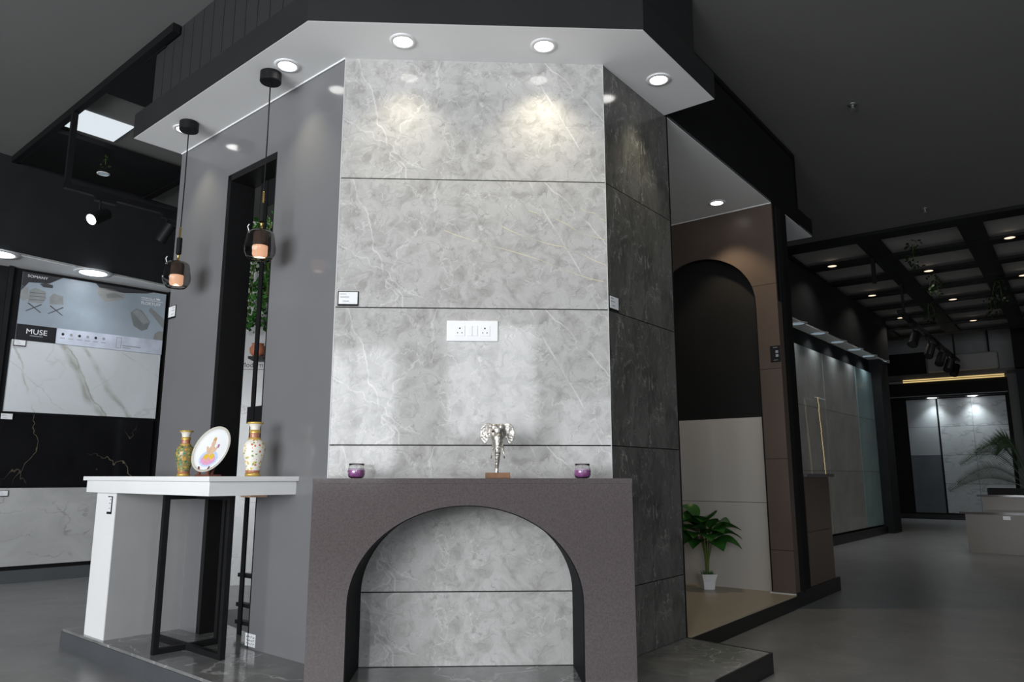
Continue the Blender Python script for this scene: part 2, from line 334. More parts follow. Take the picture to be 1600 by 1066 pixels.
# ------------------------------------------------------------------ island: grey left face with opening
OZ = 2.463; S0, S1, S2 = 0.545, 1.02, 1.616
wl = structure('wall_island_left', 'plain glossy grey tiled left face of the island', 'wall', FL.p(0, 0), FL.a)
MB().box(0.0, S0, -0.012, 0.0, PL, SOF).build('tile', M_GREYTILE, wl)
MB().box(S1, S2, -0.012, 0.0, PL, SOF).build('tile', M_GREYTILE, wl)
MB().box(S0, S1, -0.012, 0.0, OZ, SOF).build('tile', M_GREYTILE, wl)
MB().box(0.02, S0, -0.13, -0.012, PL, SOF).build('core', M_GREYTILE, wl)
MB().box(S1, S2, -0.13, -0.012, PL, SOF).build('core', M_GREYTILE, wl)
MB().box(S0, S1, -0.13, -0.012, OZ, SOF).build('core', M_GREYTILE, wl)
wn = structure('window_1', 'tall black framed opening through the grey left face', 'window', FL.p(0, 0), FL.a)
MB().box(S1 - 0.03, S1 + 0.004, -0.14, 0.004, PL, OZ).build('jamb', M_BLACKMETAL, wn)
MB().box(S0 + 0.0, S0 + 0.006, -0.14, 0.002, PL, OZ).build('jamb', M_BLACKMETAL, wn)
MB().box(S0, S1 + 0.004, -0.14, 0.004, OZ - 0.035, OZ + 0.002).build('head', M_BLACKMETAL, wn)
MB().box(0.826, 0.860, -0.128, -0.12, PL, OZ - 0.03).build('glazing_bar', M_BLACKMETAL, wn)
for z in (0.140, 0.222, 0.362): MB().box(0.56, 0.90, -0.16, -0.13, z - 0.009, z + 0.009).build('rung', M_BLACKMETAL, wn)
MB().box(0.56, 0.90, -0.16, -0.125, 1.115, 1.20).build('rail', M_BLACKMETAL, wn)
MB().box(0.56, 0.90, -0.16, -0.125, 2.02, 2.10).build('rail', M_BLACKMETAL, wn)
MB().box(0.56, 0.90, -0.16, -0.125, 2.30, 2.43).build('rail', M_BLACKMETAL, wn)

# ------------------------------------------------------------------ island: dark marble right face
wr = structure('wall_island_right', 'dark charcoal marble right face of the island', 'wall', FR.p(0, 0), FR.a)
MB().box(0.012, 0.655, 0.012, 0.13, PL, SOF).build('backing', M_BLACK, wr)
for k, (z0, z1) in enumerate(ROWS):
    MB().box(0.004, 0.66, 0.0, 0.012, 0.002, z1 - z0 - (0.002 if k < 4 else 0)).build('tile', M_DARKMARBLE, wr, loc=(0, 0, z0))
o = MB().box(0.66, 0.672, -0.002, 0.13, PL, SOF).build('trim_3', M_BLACKMETAL, None, FR.p(0, 0), FR.a); tag(o, 'black edge strip closing the dark marble face', 'corner trim', kind='structure')

# ------------------------------------------------------------------ island: canopy
def ring(out, e0=0.0, e1=0.0):     # plan outline of the canopy with the given overhang
    a0 = FL.p2(1.616 + e0, out); e = FR.p2(0.64 + e1, -out)
    def isect(p, u, q, v):
        d = u[0] * v[1] - u[1] * v[0]; t = ((q[0] - p[0]) * v[1] - (q[1] - p[1]) * v[0]) / d
        return (p[0] + u[0] * t, p[1] + u[1] * t)
    b = isect(FL.p2(0, out), FL.u, (0, 3.218 - out), (1, 0)); c = isect(FR.p2(0, -out), FR.u, (0, 3.218 - out), (1, 0))
    return [a0, b, c, e]
cn = structure('ceiling_canopy', 'angular canopy with white soffit and charcoal fascia above the island', 'canopy')
back = [FR.p2(0.64, 0.0), FR.p2(0.3, 0.5), (-0.6, 4.6), FL.p2(1.616, -0.1)]
MB().prism_z(ring(0.29) + back, SOF + 0.0012, FT).build('fascia', M_FASCIA, cn)
MB().prism_z(ring(0.286) + back, SOF, SOF + 0.0012).build('soffit', M_WHITE, cn)
bx = ring(0.19); MB().prism_z(bx + [FR.p2(0.64, 0.1), (-0.6, 4.4), FL.p2(1.616, -0.1)], FT, CE).build('upper_box', M_FASCIA, cn)
p0, p1 = bx[0], bx[1]; ln = math.hypot(p1[0] - p0[0], p1[1] - p0[1]); nb = int(ln / 0.115)
fb = Frame(p0, (p1[0] - p0[0], p1[1] - p0[1])); bm = MB().box(0.003, 0.112, -0.012, 0.0, FT, CE).mesh('board', M_BOARD)
for k in range(nb): inst(bm, 'board', cn, fb.p(k * 0.115), fb.a)
o = MB().tube([FL.p(0.0, 0.005, SOF - 0.002), FL.p(1.61, 0.005, SOF - 0.002)], 0.004, 6).build('trim_4', M_WHITE); tag(o, 'fine white bead where the grey face meets the soffit', 'bead trim', kind='structure')

# ------------------------------------------------------------------ mantel
MT = 0.839; MX0, MX1, MY0, MY1 = -0.622, 0.593, 2.892, 3.217
ax, aw, ah, az = -0.0395, 0.440, 0.362, 0.376
arc = [(ax + aw * math.cos(PI * k / 40), az + ah * math.sin(PI * k / 40)) for k in range(41)]
mo = thing('mantel', 'glossy brown quartz mantel with wide arched opening', 'mantel', (0, 0, PL))
sh = lambda pts: [(x, z - PL) for x, z in pts]
MB().prism_y(sh([(MX0, PL), (MX0, MT - 0.02), (MX1, MT - 0.02), (MX1, PL), (ax + aw, PL)] + arc + [(ax - aw, PL)]), MY0, MY1).build('surround', M_BROWN, mo)
MB().box(MX0 - 0.001, MX1 + 0.001, MY0 - 0.001, MY1, MT - 0.0195 - PL, MT - PL).build('top_slab', M_BROWN, mo)
arc2 = [(ax + (aw - 0.004) * math.cos(PI * k / 40), az + (ah - 0.004) * math.sin(PI * k / 40)) for k in range(41)]
lin = [(ax + aw, PL)] + arc + [(ax - aw, PL)]; lin2 = [(ax + aw - 0.004, PL)] + arc2 + [(ax - aw + 0.004, PL)]
v = MB()
for i in range(len(lin) - 1):
    (xa, za), (xb, zb), (xc, zc), (xd, zd) = lin[i], lin[i + 1], lin2[i + 1], lin2[i]
    v.add([(xa, MY0 + 0.004, za - PL), (xb, MY0 + 0.004, zb - PL), (xc, MY0 + 0.004, zc - PL), (xd, MY0 + 0.004, zd - PL),
           (xa, MY1, za - PL), (xb, MY1, zb - PL), (xc, MY1, zc - PL), (xd, MY1, zd - PL)],
          [(0, 1, 2, 3), (7, 6, 5, 4), (2, 6, 7, 3), (0, 4, 5, 1)])
tag(v.build('arch_lining', mat('charcoal_lining', (0.009, 0.010, 0.011), 0.7, spec=0.1, var=0.1), mo), 'charcoal arch lining')

# ------------------------------------------------------------------ downlights
def downlight(loc, label, r=0.042, disc=M_DISC, power=0, angle=70, col=(1, 0.95, 0.86), group=None, ringm=None, blend=0.85, tilt=(0, 0, 0)):
    t = thing('downlight', label, 'downlight', loc, 0, group)
    MB().lathe([(r, -0.001), (r * 1.03, -0.006), (r * 1.42, -0.004), (r * 1.45, 0.001)], 28, cap=False).build('trim_ring', ringm or M_PLASTIC, t, smooth=True)
    MB().lathe([(r * 1.01, -0.0035), (r * 1.01, 0.0)], 28).build('lens', disc, t)
    if power:
        l = bpy.data.lights.new('downlight_beam', 'SPOT'); l.energy = power; l.spot_size = math.radians(angle); l.spot_blend = blend; l.color = col; l.shadow_soft_size = r * 0.7
        lo = bpy.data.objects.new('downlight_beam', l); COL.objects.link(lo); lo.parent = t; lo.location = (0, 0, -0.012); lo.rotation_euler = tilt
    return t
GW = 'downlights in the white canopy'
WARM = (1.0, 0.92, 0.70)
downlight((-0.351, 3.063, SOF), 'recessed downlight above the marble wall, nearer the grey face', power=11, angle=100, col=WARM, group=GW)
downlight((0.283, 3.070, SOF), 'recessed downlight with brighter pool on marble wall, nearer the dark face', power=17, angle=100, col=WARM, group=GW)
downlight((-0.920, 3.291, SOF), 'round recessed downlight beside the pendant canopy nearest the marble wall', power=11, angle=86, col=WARM, group=GW)
downlight((-1.663, 3.985, SOF), 'round recessed downlight beside the pendant canopy at the canopy end', power=11, angle=86, col=WARM, group=GW)
downlight((0.872, 3.336, SOF), 'round recessed downlight in canopy above the dark marble face', power=14, angle=86, col=WARM, group=GW)

# ------------------------------------------------------------------ wing: fascia, alcove, post
wg = structure('wall_wing', 'black bulkhead above the alcove and end post', 'bulkhead', FR.p(0, 0), FR.a)
MB().box(0.60, 2.95, 0.0, 0.05, SOF + 0.003, 3.33).build('bulkhead', M_BLACK, wg)
MB().box(0.60, 2.95, 0.0, 2.0, 3.30, 3.36).build('bulkhead_top', M_BLACK, wg)
MB().box(2.90, 2.95, 0.0, 2.0, FT, 3.33).build('bulkhead_end', M_BLACK, wg)
MB().box(2.94, 3.30, 0.0, 0.03, SOF + 0.003, FT).build('fascia', M_BLACK, wg)
MB().box(3.27, 3.30, 0.03, 1.4, SOF + 0.003, FT).build('fascia', M_BLACK, wg)
MB().box(2.62, 3.28, 0.0, 1.4, SOF, SOF + 0.02).build('end_soffit', M_WHITE, wg)
MB().box(2.312, 2.62, 0.0, 0.16, PL, SOF).build('post', M_BLACK, wg)
MB().box(2.50, 2.62, 0.16, 1.6, PL, SOF).build('end_wall', M_BLACK, wg)
o = MB().prism_z([FR.p2(0.672, 0.0), FR.p2(2.312, 0.0), FR.p2(2.312, 1.4), FR.p2(0.672, 1.4)], SOF - 0.001, SOF + 0.02).build('ceiling_alcove', M_WHITE); tag(o, 'white soffit panel over the arched alcove', 'soffit', kind='structure')
fp = structure('floor_alcove', 'low alcove platform with cream tile top and black edge', 'platform', FR.p(0, 0), FR.a)
MB().box(0.672, 3.335, -0.004, 1.5, 0.0, PL - 0.010).build('kerb', M_KERBBLACK, fp)
MB().box(0.672, 2.312, 0.0, 1.5, PL - 0.010, PL).build('tile', M_CREAMFLOOR, fp)
MB().box(2.312, 2.48, 0.162, 1.5, PL - 0.010, PL).build('tile', M_CREAMFLOOR, fp)
MB().box(2.312, 3.335, -0.004, 0.16, PL - 0.010, PL + 0.012).build('kerb', M_KERBBLACK, fp)
MB().box(2.50, 3.335, 0.161, 1.5, PL - 0.010, PL + 0.012).build('kerb', M_KERBBLACK, fp)
# arched brown wall built tile by tile
wa = structure('wall_alcove', 'brown tiled alcove wall with tall arched niche', 'wall', FA.p(0, 0), FA.a)
acx, arx, arz, asp = 0.575, 0.425, 0.395, 2.053
def arch_x(z, side):
    if z <= asp: return acx + side * arx
    return acx + side * arx * math.sqrt(max(0.0, 1 - ((z - asp) / arz) ** 2))
AW = 1.30; ARW = [(PL, 0.363), (0.363, 0.963), (0.963, 1.577), (1.577, 2.177)]
for z0, z1 in ARW:
    zz = [z0 + 0.0015 + (z1 - z0 - 0.003) * i / 8 for i in range(9)]
    MB().prism_y([(0.0, zz[0]), (0.0, zz[-1])] + [(arch_x(z, -1), z) for z in zz[::-1]], -0.02, 0.0).build('tile', M_BROWNWALL, wa)
    MB().prism_y([(AW, zz[0]), (AW, zz[-1])] + [(arch_x(z, 1), z) for z in zz[::-1]], -0.02, 0.0).build('tile', M_BROWNWALL, wa)
ts = math.asin((2.1785 - asp) / arz)
top = [(acx + arx * math.cos(a), asp + arz * math.sin(a)) for a in [ts + (PI - 2 * ts) * i / 30 for i in range(31)]]
MB().prism_y([(0.0, 2.1785), (0.0, SOF), (AW, SOF), (AW, 2.1785)] + top, -0.02, 0.0).build('tile', M_BROWNWALL, wa)
MB().box(0.0, AW, -0.18, -0.085, PL, SOF).build('backing', M_NICHE, wa)
MB().box(0.0, acx - arx, -0.085, -0.02, PL, asp).build('reveal', M_BROWNWALL, wa)
MB().box(acx + arx, AW, -0.085, -0.02, PL, asp).build('reveal', M_BROWNWALL, wa)
MB().box(acx - arx, acx + arx, -0.085, -0.075, 1.256, asp + arz).build('niche_panel', M_NICHE, wa)
MB().box(acx - arx, acx + arx, -0.085, -0.060, 0.6695, 1.254).build('cream_tile', M_CREAM, wa)
MB().box(acx - arx, acx + arx, -0.085, -0.060, PL, 0.6665).build('cream_tile', M_CREAM, wa)
o = MB().box(0.0, 0.17, -0.02, 0.008, PL, PL + 0.006).build('trim_5', M_EDGE, None, FA.p(0, 0), FA.a); tag(o, 'thin white strip at foot of brown alcove wall', 'floor trim', kind='structure')
o = MB().tube([(0, 0.004, SOF - 0.002), (AW, 0.004, SOF - 0.002)], 0.004, 6).build('trim_6', M_WHITE, None, FA.p(0, 0), FA.a); tag(o, 'fine white bead along top of brown alcove wall', 'bead trim', kind='structure')
downlight((1.688, 4.978, SOF - 0.001), 'round recessed downlight in alcove soffit before the brown arch', power=24, angle=92, col=(1, 0.82, 0.58), blend=0.5)

# brown counter at the end of the wing
t = thing('display_counter', 'slim dark brown gloss counter beside the black end post', 'counter', FR.p(2.64, 0.0, PL + 0.012), FR.a)
MB().box(0.03, 0.61, 0.006, 0.30, 0, 0.36).build('front_panel', M_BROWNWALL, t)
MB().box(0.03, 0.61, 0.006, 0.30, 0.363, 0.742).build('front_panel', M_BROWNWALL, t)
MB().box(0.0, 0.68, -0.02, 0.32, 0.743, 0.765).build('top_slab', M_BROWN, t, bevel=0.002)

# two-gang remote / switch plate on brown wall
t = thing('switch_panel', 'small black switch panel on the brown alcove wall', 'switch panel', FA.p(0.035, 0.0, 1.62), FA.a)
MB().box(-0.034, 0.034, 0, 0.008, 0, 0.115).build('plate', M_BLACKMETAL, t, bevel=0.003)
for z in (0.035, 0.062): MB().box(-0.022, -0.004, 0.008, 0.011, z, z + 0.018).build('button', M_GREYINK, t)
for z in (0.012, 0.10): MB().box(-0.018, 0.012, 0.008, 0.0085, z, z + 0.003).build('mark', M_GREYINK, t)

# ------------------------------------------------------------------ console table
CT = 0.846; CU = 0.768
t = thing('console_table', 'white stone console on slab leg and black metal frames', 'console table', FL.p(0, 0, PL), FL.a)
MB().box(0.21, 1.495, 0.0, 0.415, CT - 0.020 - PL, CT - PL).build('table_top', M_WHITELAM, t, bevel=0.0015)
MB().box(0.23, 1.48, 0.0, 0.40, CU - PL, CT - 0.0205 - PL).build('apron', M_WHITELAM, t)
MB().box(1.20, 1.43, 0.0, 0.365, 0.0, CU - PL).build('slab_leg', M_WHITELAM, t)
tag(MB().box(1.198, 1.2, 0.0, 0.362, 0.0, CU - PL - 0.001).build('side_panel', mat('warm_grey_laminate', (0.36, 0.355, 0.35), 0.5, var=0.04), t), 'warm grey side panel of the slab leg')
tag(MB().box(0.345, 0.425, 0.07, 0.15, CU - PL - 0.012, CU - PL).build('cleat', M_PALEWOOD, t), 'pale wooden cleat under the top')
def loop(x0, y0, x1, y1, w, z1):
    d = Vector((x1 - x0, y1 - y0, 0)).normalized(); n = Vector((-d.y, d.x, 0)); m = MB()
    def bar(a, b, za, zb):
        q = [Vector((a[0], a[1], 0)) - n * w / 2, Vector((b[0], b[1], 0)) - n * w / 2, Vector((b[0], b[1], 0)) + n * w / 2, Vector((a[0], a[1], 0)) + n * w / 2]
        m.add([(p.x, p.y, za) for p in q] + [(p.x, p.y, zb) for p in q], [(3, 2, 1, 0), (4, 5, 6, 7), (0, 1, 5, 4), (1, 2, 6, 5), (2, 3, 7, 6), (3, 0, 4, 7)])
    A = Vector((x0, y0, 0)); B = Vector((x1, y1, 0))
    bar(A, B, 0, w); bar(A, B, z1 - w, z1); bar(A, A + d * w, w, z1 - w); bar(B - d * w, B, w, z1 - w); return m
loop(0.735, 0.035, 0.735, 0.345, 0.024, CU - PL).build('frame_leg', M_BLACKMETAL, t)
loop(0.42, 0.19, 1.05, 0.19, 0.0238, CU - PL - 0.0002).build('frame_leg', M_BLACKMETAL, t)

# ------------------------------------------------------------------ vases and plate
def vase_mat(name, ground, cols, dens, zlo, zhi, star=0.3):
    m = bpy.data.materials.new(name); m.use_nodes = True; nt = m.node_tree; b = nt.nodes['Principled BSDF']; N, L = nt.nodes.new, nt.links.new
    b.inputs['Roughness'].default_value = 0.25
    tc = N('ShaderNodeTexCoord'); vo = N('ShaderNodeTexVoronoi'); vo.inputs['Scale'].default_value = dens
    L(tc.outputs['Object'], vo.inputs['Vector'])
    r = N('ShaderNodeValToRGB'); r.color_ramp.interpolation = 'CONSTANT'; r.color_ramp.elements.remove(r.color_ramp.elements[1])
    r.color_ramp.elements[0].color = c4(cols[0])
    for i, c in enumerate(cols[1:]):
        e = r.color_ramp.elements.new((i + 1) / len(cols)); e.color = c4(c)
    sp = N('ShaderNodeSeparateColor'); L(vo.outputs['Color'], sp.inputs[0]); L(sp.outputs[0], r.inputs['Fac'])
    nz = N('ShaderNodeTexNoise'); nz.inputs['Scale'].default_value = dens * 2.2; L(tc.outputs['Object'], nz.inputs['Vector'])
    ad = N('ShaderNodeMath'); ad.operation = 'MULTIPLY_ADD'; ad.inputs[1].default_value = 0.5; L(nz.outputs['Fac'], ad.inputs[0]); L(vo.outputs['Distance'], ad.inputs[2])
    gt = N('ShaderNodeMath'); gt.operation = 'LESS_THAN'; gt.inputs[1].default_value = star + 0.25; L(ad.outputs[0], gt.inputs[0])
    mx = N('ShaderNodeMixRGB'); mx.inputs['Color1'].default_value = c4(ground); L(gt.outputs[0], mx.inputs['Fac']); L(r.outputs['Color'], mx.inputs['Color2'])
    L(mx.outputs['Color'], b.inputs['Base Color']); return m
M_VGREEN = vase_mat('green_floral_enamel', (0.26, 0.22, 0.09), [(0.05, 0.20, 0.10), (0.10, 0.30, 0.15), (0.60, 0.30, 0.06), (0.04, 0.14, 0.07), (0.45, 0.36, 0.10)], 95, 0, 1, 0.50)
M_VWHITE = vase_mat('white_floral_enamel', (0.80, 0.77, 0.70), [(0.62, 0.48, 0.08), (0.55, 0.16, 0.08), (0.25, 0.36, 0.12), (0.70, 0.50, 0.12)], 70, 0, 1, 0.36)
M_GOLDPAINT = mat('gold_paint', (0.62, 0.42, 0.10), 0.3, metal=0.35, var=0.15, vscale=40)
M_REDBAND = vase_mat('red_band_enamel', (0.42, 0.16, 0.09), [(0.65, 0.50, 0.35), (0.30, 0.08, 0.20), (0.62, 0.42, 0.10)], 120, 0, 1, 0.25)
M_CREAMEN = mat('cream_enamel', (0.78, 0.74, 0.65), 0.25, var=0.05, vscale=60)
def vase(label, loc, h, m):
    t = thing('vase', label, 'vase', loc, 0); k = h / 0.22
    P = lambda pr: [(r * k, z * k) for r, z in pr]
    MB().lathe(P([(0.026, 0.0), (0.030, 0.002), (0.030, 0.010), (0.027, 0.014)]), 32).build('foot', M_GOLDPAINT, t, smooth=True)
    MB().lathe(P([(0.027, 0.013), (0.0285, 0.024)]), 32).build('foot_band', M_REDBAND, t, smooth=True)
    MB().lathe(P([(0.0275, 0.0235), (0.031, 0.045), (0.037, 0.070), (0.0425, 0.095), (0.044, 0.112), (0.042, 0.127), (0.035, 0.140), (0.027, 0.147), (0.023, 0.150)]), 32, cap=False).build('body', m, t, smooth=True)
    MB().lathe(P([(0.0255, 0.147), (0.0255, 0.153), (0.022, 0.156)]), 32, cap=False).build('shoulder_band', M_GOLDPAINT, t, smooth=True)
    MB().lathe(P([(0.0205, 0.154), (0.0195, 0.162), (0.0195, 0.172), (0.0205, 0.176)]), 32, cap=False).build('neck_band', M_REDBAND, t, smooth=True)
    MB().lathe(P([(0.0215, 0.175), (0.0215, 0.186), (0.020, 0.188)]), 32, cap=False).build('neck_ring', M_GOLDPAINT, t, smooth=True)
    MB().lathe(P([(0.0195, 0.187), (0.0195, 0.198), (0.024, 0.209), (0.029, 0.213)]), 32, cap=False).build('neck', M_CREAMEN, t, smooth=True)
    MB().lathe(P([(0.028, 0.212), (0.032, 0.214), (0.032, 0.219), (0.028, 0.220), (0.018, 0.216), (0.017, 0.19)]), 32, cap=False).build('rim', M_GOLDPAINT, t, smooth=True)
    return t
vase('green and gold floral vase with flared rim beside the plate', FL.p(0.872, 0.20, CT), 0.217, M_VGREEN)
vase('white vase painted with yellow flowers near the marble wall', FL.p(0.375, 0.13, CT), 0.238, M_VWHITE)
# painted plate on a wooden stand
pt = thing('painted_plate', 'white painted plate with seated deity on wooden stand', 'plate', FL.p(0.635, 0.20, CT), -0.51)
pc = Vector((0, 0.012, 0.122)); PR = 0.112
tilt = bpy.data.objects.new('plate', MB().lathe([(0.0, -0.004), (0.07, -0.004), (PR, 0.004), (PR, 0.008), (0.086, 0.0006), (0.0, 0.0006)], 48, cap=False).mesh('plate', mat('white_glaze', (0.80, 0.81, 0.82), 0.2, var=0.02), True))
COL.objects.link(tilt); tilt.parent = pt; tilt.location = pc; tilt.rotation_euler = Vector((0, -0.93, 0.36)).to_track_quat('Z', 'Y').to_euler()
def disc(name, cx, cy, rx, ry, z, m, n=18, rot=0):
    ca, sa = math.cos(rot), math.sin(rot); v = []
    for k in range(n):
        a = 2 * PI * k / n; x, y = rx * math.cos(a), ry * math.sin(a); v.append((cx + x * ca - y * sa, cy + x * sa + y * ca))
    return MB().prism_z(v, 0.0008, z).build(name, m, tilt)
Cc = lambda n, c: mat('plate_' + n, c, 0.35, var=0.12, vscale=120)
MB().lathe([(PR * 0.90, 0.0056), (PR * 0.99, 0.0088), (PR, 0.0085)], 48, cap=False).build('rim_band', vase_mat('plate_rim_enamel', (0.55, 0.53, 0.46), [(0.12, 0.11, 0.09), (0.6, 0.5, 0.2)], 130, 0, 1, 0.2), tilt)
disc('painted_halo', 0, -0.045, 0.058, 0.040, 0.0014, Cc('sky', (0.50, 0.60, 0.82)))
disc('painted_lotus', 0, -0.050, 0.046, 0.026, 0.0018, Cc('pink', (0.72, 0.34, 0.52)))
disc('painted_robe', 0.0, -0.036, 0.034, 0.018, 0.0022, Cc('yellow', (0.72, 0.47, 0.06)))
disc('painted_robe', 0.0, -0.052, 0.010, 0.014, 0.0025, Cc('rose', (0.70, 0.36, 0.40)))
disc('painted_body', 0, -0.006, 0.020, 0.024, 0.0026, Cc('skin', (0.66, 0.46, 0.32)))
disc('painted_arm', -0.024, -0.002, 0.006, 0.020, 0.0024, Cc('skin', 0), rot=0.5)
disc('painted_arm', 0.024, -0.002, 0.006, 0.020, 0.0024, Cc('skin', 0), rot=-0.5)
disc('painted_head', 0, 0.028, 0.012, 0.014, 0.0028, Cc('skin', 0))
disc('painted_crown', 0, 0.046, 0.009, 0.014, 0.0026, Cc('crown', (0.55, 0.33, 0.12)))
disc('painted_flower', 0.036, 0.016, 0.006, 0.010, 0.0022, Cc('violet', (0.40, 0.16, 0.34)))
M_MAHOG = mat('mahogany_wood', (0.16, 0.05, 0.035), 0.4, var=0.2, vscale=30)
MB().box(-0.045, 0.045, -0.035, 0.035, 0.0, 0.008).build('stand_base', M_MAHOG, pt)
MB().prism_y([(-0.034, 0.008), (-0.022, 0.008), (-0.022, 0.03), (-0.034, 0.045)], -0.030, -0.022).build('stand_lip', M_MAHOG, pt)
MB().prism_y([(0.034, 0.008), (0.022, 0.008), (0.022, 0.03), (0.034, 0.045)], -0.030, -0.022).build('stand_lip', M_MAHOG, pt)
MB().tube([(0, 0.022, 0.008), (0, 0.048, 0.10)], 0.006, 6).build('stand_back', M_MAHOG, pt)

# ------------------------------------------------------------------ pendants
def pendant(loc, label):
    t = thing('pendant_lamp', label, 'pendant lamp', loc, 0, 'glass pendant lamps over the console')
    MB().lathe([(0.046, 0.0), (0.050, -0.003), (0.050, -0.048), (0.047, -0.052)], 36).build('ceiling_rose', M_BLACKMETAL, t, smooth=False)
    MB().tube([(0, 0, -0.05), (0.002, 0, -0.35), (0, 0, -0.612)], 0.0032, 8).build('cord', M_BLACK, t)
    MB().lathe([(0.004, -0.605), (0.0055, -0.61), (0.0055, -0.665), (0.0075, -0.668)], 16).build('upper_ferrule', M_BRASS, t, smooth=True)
    MB().lathe([(0.0125, -0.665), (0.014, -0.668), (0.014, -0.752), (0.0125, -0.755)], 20).build('grip', M_BLACK, t)
    MB().lathe([(0.008, -0.754), (0.008, -0.766), (0.0055, -0.775), (0.0075, -0.788), (0.015, -0.796), (0.015, -0.801)], 20).build('lower_ferrule', M_BRASS, t, smooth=True)
    gl = MB().lathe([(0.013, -0.800), (0.050, -0.803), (0.060, -0.812), (0.063, -0.830), (0.066, -0.855), (0.071, -0.880), (0.069, -0.905), (0.058, -0.928), (0.048, -0.938), (0.0455, -0.936),
                     (0.056, -0.925), (0.0665, -0.904), (0.0685, -0.880), (0.0635, -0.855), (0.0605, -0.830), (0.0575, -0.814), (0.049, -0.806), (0.013, -0.803)], 40, cap=False)
    gl.build('glass_shade', M_SMOKE, t, smooth=True)
    MB().lathe([(0.030, -0.806), (0.034, -0.812), (0.034, -0.873)], 32, cap=False).build('inner_sleeve', M_SMOKEDARK, t, smooth=True)
    lp = MB().lathe([(0.034, -0.873), (0.034, -0.918), (0.032, -0.922)], 32, cap=False).build('diffuser', M_AMBER, t, smooth=True)
    MB().lathe([(0.0325, -0.917), (0.0325, -0.920)], 32).build('lamp_disc', glow('pendant_glow', (1.0, 0.84, 0.68), 5.0), lp)
    MB().tube([(-0.052, -0.01, -0.812), (-0.055, -0.01, -0.795), (-0.060, -0.01, -0.782), (-0.053, -0.01, -0.770)], 0.0022, 6).build('hook', M_PLASTIC, t)
    return t
M_SMOKEDARK = mat('brown_smoked_sleeve', (0.13, 0.09, 0.075), 0.15, spec=0.5, var=0.15, vscale=60)
M_AMBER = mat('amber_diffuser', (0.75, 0.45, 0.30), 0.4, emit=(1.0, 0.55, 0.34), estr=0.9, var=0.05)
pendant((-1.605, 3.902, SOF), 'smoked glass pendant lamp hanging over the slab leg of the console')
pendant((-1.015, 3.362, SOF), 'smoked glass pendant lamp hanging before the black framed opening')

# ------------------------------------------------------------------ items on the mantel
el = thing('elephant_sculpture', 'hammered silver elephant head on a wooden block', 'sculpture', (0.080, 3.07, MT))
MB().box(-0.050, 0.050, -0.025, 0.025, 0, 0.022).build('wood_base', M_WOOD, el, bevel=0.0015)
m = MB()
m.ball((0, 0.004, 0.182), (0.032, 0.028, 0.037)); m.ball((-0.013, -0.002, 0.205), (0.017, 0.018, 0.016)); m.ball((0.013, -0.002, 0.205), (0.017, 0.018, 0.016))
m.tube([(0, -0.014, 0.195), (0, -0.024, 0.165), (0, -0.026, 0.135), (0.0, -0.022, 0.105), (-0.001, -0.014, 0.070), (-0.003, -0.006, 0.040), (-0.004, -0.002, 0.018)],
       [0.021, 0.018, 0.0155, 0.013, 0.0095, 0.0075, 0.0085], 14)
for s in (-1, 1):                  # ears: domed fans
    pts = [(0.022, 0.200), (0.034, 0.222), (0.052, 0.224), (0.068, 0.210), (0.076, 0.188), (0.074, 0.166), (0.066, 0.148), (0.056, 0.138), (0.050, 0.142), (0.044, 0.160), (0.032, 0.172), (0.024, 0.184)]
    pts = [(x * 1.04 - 0.007, z) for x, z in pts]
    n = len(pts); vs = [(s * x, 0.006 - 0.010 * math.sin((x - 0.02) / 0.056 * PI), z) for x, z in pts] + [(s * x, 0.014 - 0.006 * math.sin((x - 0.02) / 0.056 * PI), z) for x, z in pts]
    cx_, cz_ = 0.044, 0.184
    vs += [(s * cx_, 0.006, cz_), (s * cx_, 0.014, cz_)]
    fs = [(i, (i + 1) % n, 2 * n) for i in range(n)] + [(n + (i + 1) % n, n + i, 2 * n + 1) for i in range(n)] + [(i, n + i, n + (i + 1) % n, (i + 1) % n) for i in range(n)]
    m.add(vs, fs)
    m.ball((s * 0.015, -0.018, 0.140), (0.008, 0.009, 0.012))
h = m.build('head', M_SILVER, el, smooth=True)
md = h.modifiers.new('remesh', 'REMESH'); md.mode = 'VOXEL'; md.voxel_size = 0.0022; md.use_smooth_shade = True
md = h.modifiers.new('smooth', 'SMOOTH'); md.iterations = 3; md.factor = 0.5
for s in (-1, 1):
    MB().tube([(s * 0.017, -0.020, 0.142), (s * 0.020, -0.030, 0.118), (s * 0.024, -0.036, 0.095), (s * 0.027, -0.036, 0.078)], [0.0055, 0.0042, 0.003, 0.0022], 10).build('tusk', M_SILVER, el, smooth=True)
    MB().ball((s * 0.021, -0.020, 0.188), 0.0045, 10, 6).build('eye', mat('dark_eye', (0.05, 0.04, 0.035), 0.3, var=0.1), el, smooth=True)
def candle(loc, label):
    t = thing('jar_candle', label, 'candle', loc)
    MB().lathe([(0.020, 0.0), (0.028, 0.002), (0.034, 0.012), (0.0355, 0.026), (0.033, 0.040), (0.029, 0.048), (0.031, 0.058), (0.029, 0.058), (0.027, 0.048), (0.031, 0.040), (0.0335, 0.026), (0.032, 0.013), (0.027, 0.004), (0.0, 0.0035)], 32, cap=False).build('glass_jar', M_GLASS, t, smooth=True)
    w = MB().lathe([(0.0, 0.0037), (0.0265, 0.0042), (0.0318, 0.013), (0.0333, 0.026), (0.0325, 0.032)], 32, cap=False).build('purple_wax', mat('purple_wax', (0.40, 0.12, 0.36), 0.45, var=0.15, vscale=20), t, smooth=True)
    MB().lathe([(0.0325, 0.032), (0.0310, 0.039), (0.0, 0.0395)], 32, cap=False).build('pale_wax', mat('pale_wax', (0.74, 0.58, 0.74), 0.45, var=0.08, vscale=30), t, smooth=True)
    MB().tube([(0, 0, 0.038), (0.001, 0, 0.047)], 0.001, 6).build('wick', M_INK, t)
